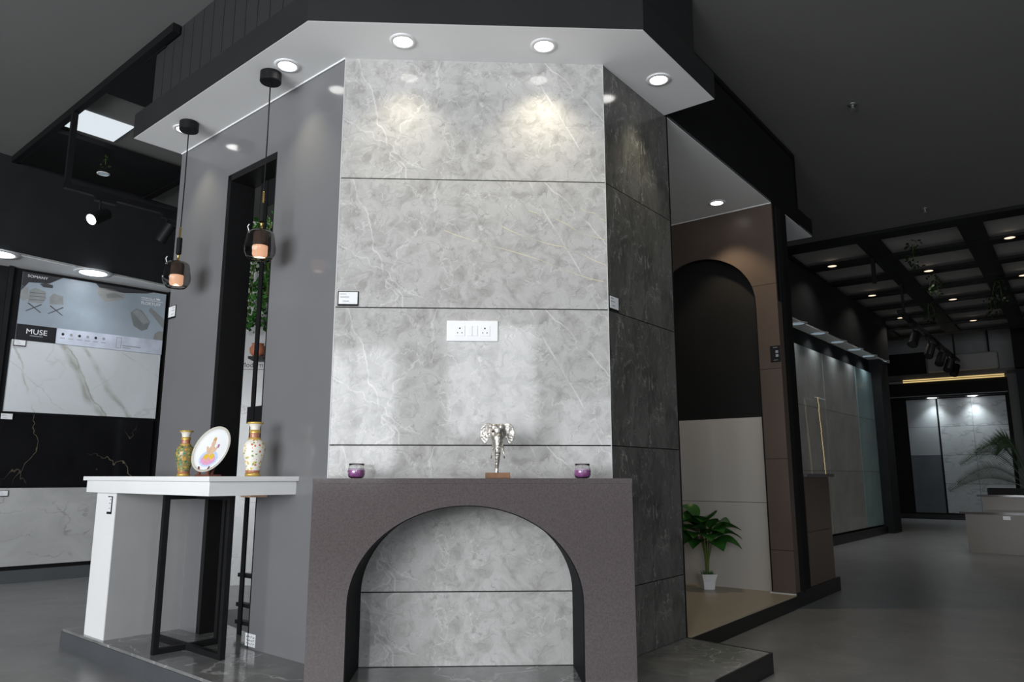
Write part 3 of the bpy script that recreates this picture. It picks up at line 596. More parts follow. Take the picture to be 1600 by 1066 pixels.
candle((-0.487, 3.06, MT), 'purple jar candle on the mantel near the grey left face')
candle((0.425, 3.06, MT), 'purple jar candle on the mantel near the dark marble face')

# ------------------------------------------------------------------ socket plate
t = thing('socket_plate', 'white wall plate with two sockets and two switches on marble', 'socket plate', (-0.029, 3.218, 1.474))
MB().box(-0.1125, 0.1125, -0.009, 0.0, -0.046, 0.046).build('plate', M_PLASTIC, t, bevel=0.003)
for cx in (-0.055, 0.055):
    sk = MB().box(cx - 0.0225, cx + 0.0225, -0.0115, -0.009, -0.023, 0.023).build('socket', M_PLASTIC, t, bevel=0.001)
    for dx, dz, r in ((0, 0.011, 0.0036), (-0.0095, -0.009, 0.0026), (0.0095, -0.009, 0.0026)):
        MB().prism_y([(cx + dx + r * math.cos(a * PI / 6), dz + r * math.sin(a * PI / 6)) for a in range(12)], -0.0119, -0.0114).build('pin_hole', M_HOLE, sk)
for cx in (-0.0215, 0.0015): MB().box(cx, cx + 0.0215, -0.0125, -0.009, -0.023, 0.023).build('rocker_switch', M_PLASTIC, t, bevel=0.0015)

# ------------------------------------------------------------------ price tags
def price_tag(fr, x, z, w, h, label, y=0.0, side=-1, dark=True, loc=None, rz=None):
    t = thing('price_tag', label, 'price tag', loc or fr.p(x, y, z), fr.a if rz is None else rz, 'product tags on the displays')
    s = side
    if dark: MB().box(0, w, min(0, s * 0.004), max(0, s * 0.004), 0, h).build('holder', M_BLACKMETAL, t)
    y0, y1 = sorted((s * 0.004, s * 0.0052)); b = 0.05 * w
    MB().box(b, w - b, y0, y1, h * 0.13, h * 0.95).build('card', M_PAPER, t)
    y0, y1 = sorted((s * 0.0052, s * 0.0056))
    for (xa, xb, za) in ((0.10, 0.42, 0.78), (0.12, 0.55, 0.58), (0.25, 0.55, 0.30)): MB().box(w * xa, w * xb, y0, y1, h * za, h * (za + 0.05)).build('print_line', M_GREYINK, t)
    return t
price_tag(None, 0, 0, 0.091, 0.066, 'white product tag on the front marble wall', loc=(-0.621, 3.218, 1.582), rz=0)
price_tag(FR, 0.008, 1.580, 0.082, 0.068, 'product tag in black holder on the dark marble face')
price_tag(FL, 1.525, 1.743, 0.09, 0.075, 'white product tag at outer edge of the grey left face', side=1)
price_tag(FL, 1.235, 0.665, 0.05, 0.085, 'upright product tag on the slab leg under the console', side=1, y=0.3656)
price_tag(FD, -0.11, 1.918, 0.09, 0.055, 'product tag on white tile below the dark name box', y=-0.014)
price_tag(FD, -0.14, 1.300, 0.09, 0.055, 'product tag on top edge of black marble slab', y=-0.014)
price_tag(FD, -0.10, 0.683, 0.08, 0.05, 'product tag on top edge of lower white marble slab', y=-0.014)
# handwritten note by the opening
t = thing('handwritten_note', 'white paper note with handwriting at foot of grey face', 'note', FL.p(0.487, 0.0, 0.094), FL.a)
MB().box(0, 0.085, 0, 0.0012, 0, 0.055).build('paper', M_PAPER, t)
for r in range(3):
    m = MB(); x = 0.008
    while x < 0.074:
        pts = [(x + i * 0.003, 0.002, 0.041 - r * 0.014 + random.uniform(-.004, .004)) for i in range(5)]; m.tube(pts, 0.0008, 4); x += 0.018
    m.build('scribble', M_INK, t)

# ------------------------------------------------------------------ potted plant in the alcove
plant = thing('potted_plant', 'broad leafed green plant in white square pot', 'potted plant', (1.585, 5.262, PL), 0.0)
m = MB(); lv = [(0.036, 0.0), (0.040, 0.05), (0.054, 0.100)]
vs = []; fs = []
for r, z in lv + [(0.048, 0.100), (0.046, 0.085)]: vs += [(-r, -r, z), (r, -r, z), (r, r, z), (-r, r, z)]
for i in range(4):
    for k in range(4): fs.append((i * 4 + k, i * 4 + (k + 1) % 4, i * 4 + 4 + (k + 1) % 4, i * 4 + 4 + k))
fs += [(3, 2, 1, 0), (16, 17, 18, 19)]
m.add(vs, fs).build('pot', mat('white_ceramic', (0.80, 0.80, 0.80), 0.3, var=0.02), plant)
m = MB()
for k in range(70):
    a = random.uniform(0, 2 * PI); r = random.uniform(0.01, 0.042); l = random.uniform(0.02, 0.045); x, y = r * math.cos(a), r * math.sin(a)
    dx, dy = random.uniform(-.02, .02), random.uniform(-.02, .02)
    m.add([(x - .003, y, .085), (x + .003, y, .085), (x + dx, y + dy, .085 + l)], [(0, 1, 2)])
tag(m.build('moss', M_LEAF, plant), kind='stuff')
def big_leaf(L, W):
    m = MB(); n = 8; row = []
    for i in range(n + 1):
        f = i / n; w = 1.35 * W * (math.sin(PI * min(1, f ** 0.75)) ** 0.8) * (1 - 0.25 * f) if 0 < f < 1 else 0.0006
        x = L * f; z = 0.22 * L * math.sin(f * PI * 0.8) - 0.16 * L * f * f
        row.append([(x, -w, z + w * 0.25), (x, -w * 0.5, z + w * 0.06), (x, 0, z - 0.003), (x, w * 0.5, z + w * 0.06), (x, w, z + w * 0.25)])
    vs = [p for r in row for p in r]; fs = [(i * 5 + k, i * 5 + k + 1, i * 5 + 6 + k, i * 5 + 5 + k) for i in range(n) for k in range(4)]
    return m.add(vs, fs)
leafs = [(3.3, .40, .15, .075, .30), (3.0, .37, .17, .08, .0), (3.5, .34, .17, .075, -.25), (2.6, .47, .15, .055, .55), (-.4, .36, .19, .07, .22), (4.3, .42, .15, .08, .25),
         (-.75, .34, .21, .065, .05), (-.5, .31, .19, .055, -.15), (4.6, .36, .15, .08, -.15), (4.0, .36, .15, .08, -.05), (-1.0, .40, .17, .07, .3), (5.0, .32, .16, .075, -.3), (3.9, .33, .14, .07, -.35), (3.2, .43, .15, .08, .15), (4.5, .45, .13, .075, .3), (-1.3, .37, .17, .075, .1), (3.6, .38, .17, .08, .05)]
for k, (a, z, L, W, el_) in enumerate(leafs):
    r0 = 0.035; p = (r0 * math.cos(a) * 1.2, r0 * math.sin(a) * 1.2, z)
    MB().tube([(0.006 * math.cos(a), 0.006 * math.sin(a), 0.08), (0.014 * math.cos(a), 0.014 * math.sin(a), (z + 0.08) / 2), p], [0.0035, 0.003, 0.0025], 6).build('stalk', M_STEM, plant)
    big_leaf(L * 1.06, W).build('leaf', M_LEAF, plant, loc=p, rot=(random.uniform(-.4, .4), -el_, a), smooth=True)

# ------------------------------------------------------------------ left tile display
M_CALACATTA = marble('white_gold_marble', (0.66, 0.69, 0.71), (0.60, 0.62, 0.63), (0.36, 0.35, 0.30), bscale=1.5, vscale=1.5, width=0.010, rough=0.12, spec=0.45, warp=0.22, vamt=0.25,
                     seed=2.3, lines=[(0.42, 0.50, -58, 0.040, 0.16, 3.0, (0.36, 0.36, 0.32), 0.9), (0.46, 0.48, -58, 0.010, 0.18, 3.4, (0.30, 0.29, 0.22), 0.8), (0.62, 0.45, -52, 0.03, 0.2, 3.0, (0.38, 0.38, 0.35), 0.8), (0.08, 0.40, -70, 0.012, 0.15, 4, (0.36, 0.35, 0.29), 0.7), (1.0, 0.50, -30, 0.006, 0.06, 4, (0.36, 0.35, 0.32), 0.6), (0.25, 0.20, -42, 0.006, 0.12, 5, (0.40, 0.39, 0.34), 0.5)])
M_NOIR = marble('black_gold_marble', (0.012, 0.012, 0.013), (0.008, 0.008, 0.009), (0.22, 0.18, 0.13), bscale=2, vscale=1.8, width=0.006, rough=0.1, spec=0.45, warp=0.3, vamt=0.8, stretch=(1.4, 1, 1), rot=(0, math.radians(-40), 0), seed=1.1)
M_CARRARA = marble('white_grey_marble', (0.46, 0.46, 0.455), (0.38, 0.38, 0.375), (0.20, 0.20, 0.195), bscale=2.2, vscale=2.6, width=0.012, rough=0.2, spec=0.4, warp=0.3, vamt=0.6, stretch=(1, 1, 1.4), rot=(0, math.radians(-30), 0))
wd = structure('wall_display_left', 'black framed recessed wall holding marble sample slabs', 'display wall', FD.p(0, 0), FD.a)
MB().box(-1.4, 2.6, 0.03, 0.12, 0.0, 2.62).build('backing', M_BLACK, wd)
MB().box(-1.4, 2.6, -0.02, 0.03, 0.0, 0.075).build('base', M_BLACK, wd)
MB().box(-1.4, 2.6, -0.045, -0.02, 0.0, 0.10).build('kerb', M_SKIRT, wd)
MB().box(-0.20, -0.165, -0.012, 0.03, 0.08, 2.60).build('frame_bar', M_BLACKMETAL, wd)
MB().box(1.105, 1.15, -0.012, 0.03, 0.08, 2.60).build('frame_bar', M_BLACKMETAL, wd)
t = MB().box(0, 1.19, -0.010, 0.03, 0, 0.60).build('marble_slab', M_CALACATTA, None, FD.p(-0.12, 0, 1.372), FD.a); tag(t, 'white slab with gold grey veins below the poster', 'tile sample')
t = MB().box(0, 1.19, -0.008, 0.03, 0, 0.59).build('marble_slab', M_NOIR, None, FD.p(-0.13, 0, 0.766), FD.a); tag(t, 'black marble slab with fine gold veins', 'tile sample')
t = MB().box(0, 2.2, -0.010, 0.03, 0, 0.62).build('marble_slab', M_CARRARA, None, FD.p(-1.13, 0, 0.130), FD.a); tag(t, 'pale grey veined slab lowest on the left display', 'tile sample')
# poster
po = thing('poster', 'printed tile poster with chairs, sofa and dark name box', 'poster', FD.p(-0.10, -0.0, 1.974), FD.a)
W, Hh = 1.175, 0.585
MB().box(0, W, -0.012, 0.0, 0, Hh).build('sheet', mat('poster_floor_print', (0.31, 0.36, 0.41), 0.3, spec=0.4, var=0.25, vscale=1.5), po)
def flat(name, pts, m, y=-0.0124): return MB().prism_y(pts, y, -0.0119).build(name, m, po)
Pm = lambda n, c: mat('print_' + n, c, 0.35, var=0.15, vscale=9)
flat('printed_strip', [(0, 0), (W, 0), (W, 0.135), (0, 0.135)], Pm('strip', (0.60, 0.64, 0.74)))
flat('name_box', [(0.0, 0.0), (0.295, 0.0), (0.295, 0.135), (0.0, 0.135)], Pm('black', (0.02, 0.02, 0.022)), -0.0128)
text('lettering', 'MUSE', 0.062, M_WHITEINK, po, (0.148, -0.0131, 0.058), align='CENTER', bold=0.0, sx=1.05)
flat('printed_subline', [(0.10, 0.040), (0.196, 0.040), (0.196, 0.047), (0.10, 0.047)], M_GREYINK, -0.0131)
flat('printed_shade', [(0, Hh), (0, 0.42), (0.05, 0.50), (0.20, 0.515), (0.30, Hh)], Pm('shade', (0.045, 0.045, 0.05)))
flat('printed_shade', [(0.56, Hh), (0.60, 0.545), (0.80, 0.535), (1.0, 0.565), (1.06, Hh)], Pm('shade', 0))
text('lettering', 'SOMANY', 0.032, M_WHITEINK, po, (0.035, -0.0131, 0.545), bold=0.0, sx=1.15)
text('lettering', 'MARVELA', 0.026, M_WHITEINK, po, (0.955, -0.0131, 0.510), bold=0.0, sx=1.1)
text('lettering', 'FLORTUFF', 0.040, M_WHITEINK, po, (0.955, -0.0131, 0.458), bold=0.0003, sx=0.95)
flat('printed_rule', [(0.955, 0.499), (1.15, 0.499), (1.15, 0.503), (0.955, 0.503)], M_WHITEINK, -0.0131)
flat('printed_crown', [(1.09, 0.515), (1.12, 0.515), (1.125, 0.535), (1.112, 0.525), (1.105, 0.540), (1.098, 0.525), (1.085, 0.535)], M_WHITEINK, -0.0131)
Cg, Cd, Cm = Pm('chair', (0.27, 0.28, 0.28)), Pm('chairdark', (0.07, 0.07, 0.075)), Pm('stone', (0.20, 0.215, 0.22))
flat('printed_armchair', [(0.0, 0.47), (0.05, 0.45), (0.06, 0.36), (0.02, 0.33), (0.0, 0.36)], Cg)
flat('printed_armchair', [(0.06, 0.43), (0.10, 0.46), (0.18, 0.44), (0.19, 0.38), (0.16, 0.33), (0.06, 0.33)], Cg)
for k in range(3): flat('printed_crease', [(0.065, 0.35 + k * 0.03), (0.18, 0.36 + k * 0.03), (0.18, 0.363 + k * 0.03), (0.065, 0.354 + k * 0.03)], Cd, -0.0127)
flat('printed_side_table', [(0.13, 0.50), (0.17, 0.515), (0.23, 0.505), (0.23, 0.48), (0.16, 0.475)], Cd, -0.0127)
for x in (0.045, 0.21):
    flat('printed_chair_leg', [(x, 0.25), (x + 0.012, 0.25), (x + 0.12, 0.32), (x + 0.11, 0.325)], Cd); flat('printed_chair_leg', [(x + 0.11, 0.25), (x + 0.122, 0.25), (x + 0.02, 0.325), (x + 0.01, 0.32)], Cd)
flat('printed_footstool', [(0.215, 0.40), (0.24, 0.435), (0.315, 0.42), (0.325, 0.345), (0.22, 0.335)], Cg)
flat('printed_sofa', [(0.58, 0.55), (0.585, 0.485), (0.655, 0.425), (0.80, 0.475), (0.815, 0.515), (0.72, 0.555)], Pm('sofa', (0.30, 0.30, 0.29)))
flat('printed_sofa_seat', [(0.665, 0.465), (0.80, 0.495), (0.72, 0.525), (0.65, 0.50)], Pm('sofaseat', (0.22, 0.225, 0.22)), -0.0127)
flat('printed_stone_table', [(0.87, 0.36), (0.92, 0.41), (0.97, 0.395), (1.05, 0.30), (1.03, 0.225), (0.98, 0.205), (0.91, 0.24)], Cm)
flat('printed_stone_top', [(0.89, 0.37), (0.93, 0.40), (0.97, 0.385), (1.05, 0.29), (0.99, 0.27)], Pm('stonetop', (0.28, 0.295, 0.30)), -0.0127)
flat('printed_bench', [(1.04, 0.44), (1.175, 0.34), (1.175, 0.25), (1.03, 0.40)], Pm('stonetop', 0))
flat('printed_pouffe', [(1.09, 0.138), (1.10, 0.195), (1.13, 0.22), (1.175, 0.225), (1.175, 0.138)], Pm('sofa', 0))
for k in range(6):
    x = 0.345 + k * 0.065
    flat('printed_icon', [(x + 0.012 * math.cos(a * PI / 4), 0.088 + 0.013 * math.sin(a * PI / 4)) for a in range(8)], [M_INK, M_GREYINK][k % 2 == 1], -0.0127)
    flat('printed_icon_line', [(x - 0.02, 0.05), (x + 0.02, 0.05), (x + 0.02, 0.056), (x - 0.02, 0.056)], M_GREYINK, -0.0127)
for pts in ([(0.775, 0.02), (0.779, 0.02), (0.779, 0.118), (0.775, 0.118)], [(0.815, 0.02), (0.819, 0.02), (0.819, 0.118), (0.815, 0.118)], [(0.775, 0.02), (0.819, 0.02), (0.819, 0.024), (0.775, 0.024)], [(0.775, 0.114), (0.819, 0.114), (0.819, 0.118), (0.775, 0.118)],
            [(0.83, 0.042), (0.985, 0.042), (0.985, 0.050), (0.83, 0.050)], [(0.83, 0.025), (0.90, 0.025), (0.90, 0.031), (0.83, 0.031)]): flat('printed_line', pts, M_GREYINK, -0.0127)
# bulkhead and soffit over the left display
SB = 2.592
sp0 = (-3.80, 5.79); sp1 = (-2.905, 6.95); fs_ = Frame(sp0, (sp1[0] - sp0[0], sp1[1] - sp0[1]))
wb = structure('wall_bulkhead_left', 'dark bulkhead above the left tile display', 'bulkhead', (0, 0, 0))
MB().prism_z([fs_.p2(-2.2), fs_.p2(2.2), fs_.p2(2.2, 0.03), fs_.p2(-2.2, 0.03)], SB + 0.004, CE).build('panel', M_DARKWALL, wb)
o = MB().prism_z([fs_.p2(-2.2), fs_.p2(2.2), FD.p2(2.6, 0.03), FD.p2(-1.4, 0.03)], SB, SB + 0.02).build('ceiling_display_left', M_WHITE); tag(o, 'white soffit strip over the left tile display', 'soffit', kind='structure')
MB().prism_z([FD.p2(2.0, -0.05), FD.p2(2.6, -0.05), FD.p2(2.6, 0.1), FD.p2(2.0, 0.1)], 0, SB).build('end_panel', M_BLACK, wb)
GL = 'large soffit lights over the left display'
downlight((-3.365, 6.44, SB), 'large round flat soffit light above the poster', r=0.105, disc=M_DISCCOOL, power=12, angle=115, col=(0.92, 0.97, 1.0), group=GL)
downlight((-3.83, 5.90, SB), 'large round flat soffit light outside the frame bar by the poster', r=0.105, disc=M_DISCCOOL, power=12, angle=115, col=(0.92, 0.97, 1.0), group=GL)

# ------------------------------------------------------------------ left ceiling grid
cg = structure('ceiling_grid_left', 'black suspended panels and edge beam below the ceiling', 'ceiling grid', FC.p(0, 0), FC.a)
GZ = 3.330
MB().box(-0.02, 2.75, -0.03, 0.012, GZ + 0.005, CE).build('edge_beam', M_BLACK, cg)
MB().box(1.87, 2.70, -1.02, -0.03, GZ, GZ + 0.035).build('panel', M_BLACK, cg)
MB().box(0.16, 1.00, -0.30, -0.03, GZ, GZ + 0.035).build('panel', M_BLACK, cg)
MB().box(0.0, 2.75, -1.08, -1.02, GZ - 0.005, CE).build('cross_beam', M_BLACK, cg)
t = MB().box(1.47, 1.83, -0.40, -0.02, CE - 0.012, CE - 0.002).build('ceiling_light', glow('panel_glow', (0.86, 0.94, 1.0), 0.85), None, FC.p(0, 0), FC.a); tag(t, 'bright square light panel in the ceiling by black grid', 'light panel')
sm = MB().box(0, 0.012, -3.0, 3.5, CE - 0.003, CE + 0.002).mesh('ceiling_joint', M_BLACK)
for k in range(3):
    o = inst(sm, 'trim_%d' % (7 + k), None, FC.p(1.94 + k * 0.62, 3.6 if k else 3.6), FC.a); tag(o, 'fine dark joint line between grey ceiling panels', 'ceiling joint', 'ceiling joints', 'structure')
downlight(FC.p(2.42, -0.56, GZ), 'small clear downlight under the black panel by hanging leaf', r=0.035, disc=M_DISCDIM, ringm=M_PLASTIC)
def creeper(loc, n, h, w, label, name='hanging_creeper', ls=0.03, group='creepers hanging from the ceiling grid', lm=M_DARKLEAF):
    t = thing(name, label, 'creeper', loc, 0, group)
    m = MB(); st = MB()
    for s in range(max(2, n // 30)):
        x, y = random.uniform(-w, w), random.uniform(-w, w); st.tube([(x * .3, y * .3, 0), (x, y, -h * .5), (x * 1.1, y * 1.1, -h * random.uniform(.7, 1))], 0.002, 5)
    for k in range(n):
        p = Vector((random.uniform(-w, w), random.uniform(-w, w), -random.random() * h)); a = Vector((random.uniform(-1, 1), random.uniform(-1, 1), random.uniform(-1, .4))).normalized()
        b = a.cross(Vector((random.uniform(-1, 1), random.uniform(-1, 1), random.uniform(-1, 1)))).normalized(); l = ls * random.uniform(.6, 1.2)
        m.add([p, p + a * l * .5 + b * l * .35, p + a * l, p + a * l * .5 - b * l * .35], [(0, 1, 2, 3)])
    st.build('stems', M_STEM, t); tag(m.build('leaves', lm, t), kind='stuff'); return t
creeper(FC.p(2.02, -0.42, GZ), 24, 0.10, 0.03, 'tiny creeper dangling beside the bright ceiling light panel')
def spot_head(name, loc, label, aim, lit, rz, size=1.0, group='track spotlights'):
    t = thing(name, label, 'spotlight', loc, rz, group); s = size
    MB().box(-0.07 * s, 0.07 * s, -0.02 * s, 0.02 * s, -0.03 * s, 0.0).build('adapter', M_BLACKMETAL, t)
    MB().tube([(0.03 * s, 0, -0.03 * s), (0.03 * s, 0, -0.14 * s)], 0.008 * s, 8).build('arm', M_BLACKMETAL, t)
    av = Matrix.Rotation(-rz, 3, 'Z') @ Vector(aim)
    h = MB().lathe([(0.030 * s, -0.08 * s), (0.042 * s, -0.075 * s), (0.045 * s, 0.075 * s), (0.040 * s, 0.080 * s), (0.036 * s, 0.070 * s)], 24).build('head', M_BLACKMETAL, t, loc=(0.03 * s, 0, -0.14 * s), rot=av.to_track_quat('Z', 'Y').to_euler())
    MB().lathe([(0.036 * s, 0.074 * s), (0.036 * s, 0.076 * s)], 24).build('lens', M_DISCCOOL if lit else M_INK, h)
    return t
# hanging rail
tr = thing('hanging_rail', 'black rail hanging on a post below the ceiling grid', 'rail', FC.p(1.45, 0.0, 0), FC.a)
MB().box(-0.018, 0.018, -0.018, 0.018, 2.78, GZ).build('post', M_BLACKMETAL, tr)
MB().box(-0.02, 0.02, -1.05, 0.018, 2.775, 2.815).build('rail_bar', M_BLACKMETAL, tr)
spot_head('track_spotlight', FC.p(1.45, -0.25, 2.776), 'black track spotlight with lit lens on hanging rail', (-0.25, -0.75, -0.55), True, FC.a + PI / 2)
spot_head('track_spotlight', FC.p(1.45, -0.72, 2.776), 'black unlit track spotlight on hanging rail near grey face', (-0.5, 0.1, -0.8), False, FC.a + PI / 2)

# ------------------------------------------------------------------ what shows through the opening
bd = thing('sample_board', 'pale marbled board with lettering seen through the opening', 'display board', (-2.15, 6.2, 0))
MB().box(0, 1.05, 0, 0.05, 0.0, 3.0).build('panel', M_CARRARA, bd)
text('lettering', 'Modern Al', 0.058, M_INK, bd, (0.178, -0.001, 1.735), bold=0.0)
MB().box(0.0, 1.05, -0.004, 0.0, 1.715, 1.719).build('rule', M_INK, bd)
creeper((-1.78, 5.98, 2.95), 900, 0.93, 0.15, 'dense green creeper seen through the black framed opening', ls=0.055, lm=M_LEAF)
t = thing('red_jar', 'terracotta jar on a bracket seen through the opening', 'jar', (-1.80, 6.07, 1.80))
MB().lathe([(0.03, 0), (0.06, 0.03), (0.065, 0.07), (0.045, 0.10), (0.05, 0.11)], 24).build('body', mat('terracotta', (0.42, 0.15, 0.08), 0.5, var=0.15), t, smooth=True)
MB().box(-0.06, 0.06, -0.05, 0.12, -0.02, 0.0).build('bracket', M_BLACKMETAL, t)
downlight((-1.75, 5.75, CE), 'round ceiling downlight inside the island behind the opening', power=26, angle=100, col=(0.95, 0.98, 1.0))

# ------------------------------------------------------------------ right ceiling: sprinklers and open grid
def sprinkler(x, y, label):
    t = thing('sprinkler', label, 'sprinkler', (x, y, CE))
    MB().lathe([(0.03, 0), (0.03, -0.006), (0.012, -0.010)], 20).build('escutcheon', mat('grey_metal', (0.35, 0.35, 0.35), 0.35, metal=0.8, var=0.1), t, smooth=True)
    MB().lathe([(0.010, -0.008), (0.010, -0.035), (0.02, -0.038), (0.02, -0.041)], 16).build('head', mat('grey_metal', (0.35, 0.35, 0.35), 0.35, metal=0.8, var=0.1), t)
sprinkler(2.576, 4.678, 'small sprinkler in grey ceiling beside the black bulkhead')
sprinkler(4.285, 6.648, 'small sprinkler in grey ceiling near the open grid')
gr = structure('ceiling_grid_right', 'open black plank grid hanging below the pale ceiling', 'ceiling grid', FG.p(0, 0), FG.a)
BZ0, BZ1 = 3.352, 3.385
for k in range(8):
    u = k * 0.953; MB().box(-0.9, 5.5, u, u + 0.21 if k else 0.22, BZ0, BZ1).build('plank', M_BLACK, gr)
for k in range(6):
    v_ = -0.35 + k * 0.955; MB().box(v_, v_ + 0.22, 0, 7.0, BZ0 + 0.004, BZ1 + 0.004).build('plank', M_BLACK, gr)
MB().box(-14, 14, -0.02, 0.0, BZ0, CE).build('edge_board', M_BLACK, gr)
MB().box(0.60, 0.64, 0.9, 0.94, 3.05, BZ0).build('drop_post', M_BLACK, gr)
for (v_, u) in [(0.16, 1.05), (1.05, 2.0), (1.96, 1.05), (0.20, 2.96), (1.07, 3.92), (0.22, 4.87), (1.12, 5.82), (1.97, 2.96), (2.9, 2.0), (3.8, 1.05), (3.8, 2.96), (2.9, 3.92)]:
    downlight(FG.p(v_, u - 0.08, BZ0), 'small warm downlight under a black grid plank', r=0.05, disc=M_DISCWARM, power=11, angle=135, col=(1.0, 0.93, 0.84), group='warm downlights in the open grid', ringm=M_BLACKMETAL)
for (v_, u, l) in [(1.1, 0.55, 'nearest the grey ceiling edge'), (1.07, 2.15, 'over the third row of planks'), (1.69, 3.0, 'beside the fourth plank'), (1.5, 4.1, 'above the track spotlights'), (0.75, 3.9, 'beside the track rail start')]:
    creeper(FG.p(v_, u, BZ0 + 0.02), 60, 0.30, 0.07, 'small creeper hanging from the open grid ' + l, ls=0.05)

# ------------------------------------------------------------------ right tile display
M_GREYPANEL = marble('grey_concrete_panel', (0.42, 0.42, 0.40), (0.34, 0.34, 0.325), (0.46, 0.46, 0.45), bscale=2, vscale=1.5, width=0.02, rough=0.10, spec=0.45, vamt=0.4)
wm = structure('wall_display_right', 'long dark display wall with glossy grey panels', 'display wall', FM.p(0, 0), FM.a)
MB().box(-3.2, 2.66, 0.08, 0.2, 0, 2.66).build('backing', M_BLACK, wm)
MB().box(-3.2, 3.14, 0.0, 0.2, 0, 0.105).build('base', M_KERBBLACK, wm)
MB().box(-3.2, 3.2, -0.10, -0.07, 2.648, BZ0).build('bulkhead', M_DARKWALL, wm)
MB().box(-3.2, 3.2, -0.10, 0.2, 2.640, 2.66).build('soffit', M_WHITE, wm)
MB().box(2.64, 3.12, -0.08, 0.2, 0.0, 2.64).build('end_pillar', M_DARKWALL, wm)
MB().box(3.10, 3.15, -0.02, 0.50, 0.0, 2.64).build('end_pillar', M_DARKWALL, wm)
for (a, b, n) in [(-1.27, 0.18, 0), (0.22, 1.69, 0), (1.73, 2.62, 1)]:
    m_ = M_GREYPANEL if not n else mat('blue_grey_gloss', (0.30, 0.41, 0.42), 0.10, spec=0.5, var=0.1, vscale=2)
    for z0, z1 in ((0.13, 0.91), (0.914, 1.69), (1.694, 2.43)): MB().box(0, b - a, 0, 0.03, 0, z1 - z0).build('tile', m_, wm, loc=(a, 0.05, z0))
for k, s in enumerate((-0.95, -0.15, 0.65, 1.45, 2.2, 2.95)):
    if s < 3: downlight(FM.p(s, -0.035, 2.640), ['sixth', 'fifth', 'fourth', 'third', 'second', 'first'][k] + ' dim soffit light of long display counted from the black end pillar', r=0.085, disc=M_DISCDIM, power=9, angle=140, col=(0.85, 0.95, 1), group='dim soffit lights of the long display')
# string lights mirrored in the panel, added as a real strand before it
fl = thing('fairy_lights_reflection', 'gold strand added for fairy lights reflected in grey panel', 'string lights reflection', FM.p(-0.30, -0.02, 1.80), FM.a)
for k, x in enumerate((-0.05,)):
    pts = [(x + 0.10 * i / 12 + 0.008 * math.sin(i * 1.7 + k), 0, -0.95 * i / 12) for i in range(13)]
    st = MB().tube(pts, 0.0015, 5).build('cord', M_BLACKMETAL, fl)
    b_ = MB()
    for i in range(60): f = i / 60 * 11.9; j = int(f); b_.ball((pts[j][0] + (pts[j + 1][0] - pts[j][0]) * (f - j) + random.uniform(-.012, .012), -0.01, pts[j][2] + (pts[j + 1][2] - pts[j][2]) * (f - j)), 0.0055, 6, 4)
    tag(b_.build('bulb_glints', glow('mirrored_fairy_glow', (1.0, 0.78, 0.38), 0.7), st), kind='stuff')
MB().tube([(-0.13, 0, 0.0), (0.26, 0, 0.0)], 0.006, 6).build('top_bar', M_PLASTIC, fl)

# ------------------------------------------------------------------ far tile display
M_STATUARIO = marble('white_statuario', (0.62, 0.65, 0.66), (0.56, 0.59, 0.60), (0.18, 0.20, 0.21), bscale=1.2, vscale=1.3, width=0.022, rough=0.15, spec=0.4, warp=0.25, vamt=0.7, stretch=(1.0, 1, 1.8), rot=(0, math.radians(35), 0))
M_PALEGREY = mat('pale_grey_tile', (0.42, 0.45, 0.46), 0.2, var=0.05, vscale=2)
M_SLATE = mat('blue_slate_tile', (0.11, 0.125, 0.14), 0.3, var=0.12, vscale=3)
wz = structure('wall_display_far', 'far display wall of white veined tiles in black frame', 'display wall', FF.p(0, 0), FF.a)
o = MB().box(-3.0, 6.0, 0.06, 0.2, 0, 4.1).build('wall_far', mat('pale_upper_wall', (0.30, 0.30, 0.30), 0.7, var=0.05), None, FF.p(0, 0), FF.a); tag(o, 'pale painted wall behind and above the far display', 'wall', kind='structure')
MB().box(-0.9, 2.1, 0.0, 0.06, 0, 2.74).build('black_panel', M_BLACK, wz)
MB().box(-0.9, 2.1, -0.06, 0.0, 0, 0.10).build('base', M_KERBBLACK, wz)
for z0, z1, m_ in ((0.125, 1.255, M_SLATE), (1.26, 1.82, M_PALEGREY), (1.825, 2.385, M_PALEGREY)): MB().box(0, 0.535, -0.02, 0.0, z0, z1).build('tile', m_, wz)
for c in range(2):
    for r in range(4):
        z0 = 0.13 + r * 0.565; MB().box(0, 0.575, 0, 0.02, 0, 0.56).build('tile', M_STATUARIO, wz, loc=(0.570 + c * 0.58, -0.02, z0))
MB().box(0.545, 0.565, -0.025, 0.0, 0.10, 2.40).build('divider', M_BLACK, wz)
MB().box(-0.6, 1.80, -0.35, 0.0, 2.40, 2.66).build('header', M_BLACK, wz)
MB().box(-0.6, 1.80, -0.352, -0.34, 2.42, 2.435).build('header_edge', M_GREYINK, wz)
MB().box(1.80, 1.95, -0.12, 0.0, 0, 2.86).build('side_jamb', mat('grey_jamb', (0.09, 0.088, 0.085), 0.5, var=0.08), wz)
MB().box(-0.6, 1.95, -0.12, 0.0, 2.79, 2.90).build('top_jamb', mat('grey_jamb', 0), wz)
for nm, bx_, mm_, lb in (('wall_box_left', (-0.9, 0.42, -0.1, 0.06, 2.905, 3.35), M_BLACK, 'black boxed duct beside the air conditioner'), ('wall_box_right', (1.96, 4.0, -0.5, 0.06, 2.85, 3.70), M_BLACK, 'black boxed bulkhead right of the air conditioner'), ('wall_far_pier', (1.96, 4.0, -0.3, 0.06, 0.0, 2.845), M_DARKWALL, 'dark pier beside the far white tile display')):
    o = MB().box(*bx_).build(nm, mm_, None, FF.p(0, 0), FF.a); tag(o, lb, 'bulkhead', kind='structure')
t = thing('strip_light', 'long gold strip light above the far white display', 'strip light', FF.p(0, -0.122, 2.735), FF.a)
